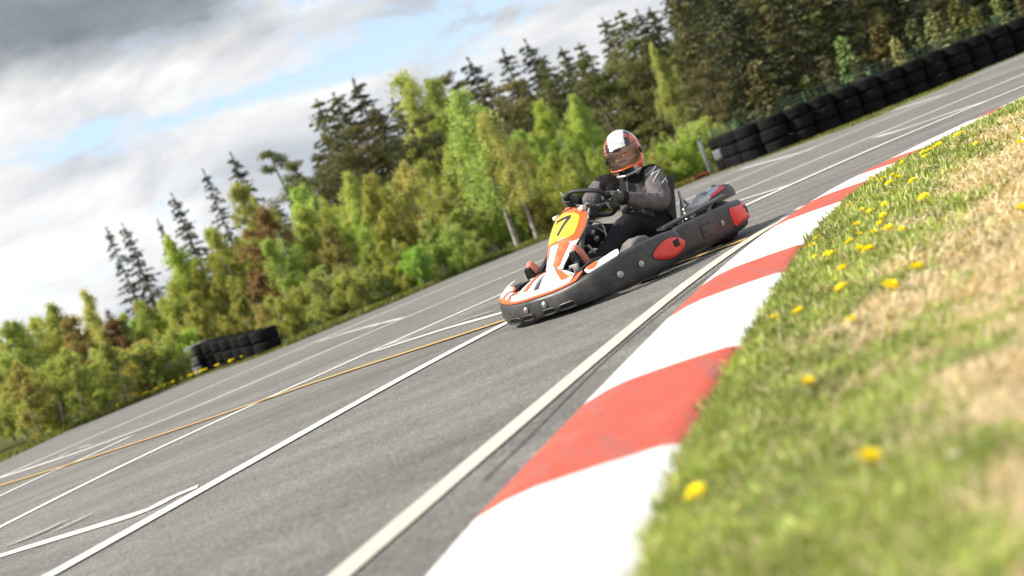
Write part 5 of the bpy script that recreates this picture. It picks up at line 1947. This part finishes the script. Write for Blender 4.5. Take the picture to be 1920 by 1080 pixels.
keep = {}
for i in range(NV):
    for j in range(NU):
        c = (vs_[idx[i, j]] + vs_[idx[i + 1, (j + 1) % NU]]) / 2
        keep[i, j] = not in_eye(c)
for (i, j), ok in keep.items():
    if not ok:
        continue
    a, b, c, d = idx[i, j], idx[i + 1, j], idx[i + 1, (j + 1) % NU], idx[i, (j + 1) % NU]
    cen = (vs_[a] + vs_[c]) / 2
    m_ = hcol(cen)
    fs_.append((a, b, c, d)); ms_.append(m_)
    fs_.append((d + inside, c + inside, b + inside, a + inside)); ms_.append(1)
    for (i2, j2, e1_, e2_) in ((i - 1, j, a, d), (i + 1, j, c, b), (i, (j - 1) % NU, b, a), (i, (j + 1) % NU, d, c)):
        if (i2 >= NV) or (i2 >= 0 and not keep[i2, j2]):
            fs_.append((e1_, e2_, e2_ + inside, e1_ + inside)); ms_.append(1 if i2 < NV else 3)
mb = MB()
mb.add([hh(p) for p in vs_], fs_)
mb.m = ms_
helm = mb.build('helmet', [M['helm_white'], M['helm_black'], M['helm_red'], M['helm_silver'], M['helm_orange']], driver)
# visor: shell over the opening
mb = MB()
rows = []
for i in range(13):
    z = -.066 + .116 * i / 12
    row = []
    for j in range(25):
        ph_ = R(-72) + R(144) * j / 24
        th_ = math.acos(max(-1, min(1, z / (.142 if z > 0 else .178))))
        p = shell_pt(th_, ph_, 1.025)
        row.append(hh(p))
    rows.append(row)
mb.loft(rows, False, 0, False)
vis = mb.build('visor', M['visor_clear'], helm)
mb = MB(); mb.tube(rows[0], .0055, 6); mb.build('visor_rim', M['helm_orange'], vis)
mb = MB(); mb.tube(rows[-1], .0040, 6); mb.build('visor_rim', M['helm_black'], vis)
mb = MB(); mb.box(hh((.158, .0, .052)), (.020, .055, .020), HR, 0, .005); mb.build('brow_vent', M['helm_black'], helm)
mb = MB()
for sg in (1, -1):
    mb.disc(hh((.035, sg * .132, -.012)), HR @ Vector((.1, sg, 0)), .024, .010, 16)
mb.build('visor_hinge', M['helm_black'], helm)
mb = MB(); mb.tube([hh((.128, -.02, .094)), hh((.131, 0, .090)), hh((.128, .02, .094))], .002, 5); mb.build('logo_mark', M['ink'], helm)
mb = MB()
ch_ = [hh(shell_pt(R(128), R(q), 1.015)) for q in range(-62, 63, 6)]
mb.tube(ch_, .008, 6)
mb.build('chin_trim', M['helm_silver'], helm)
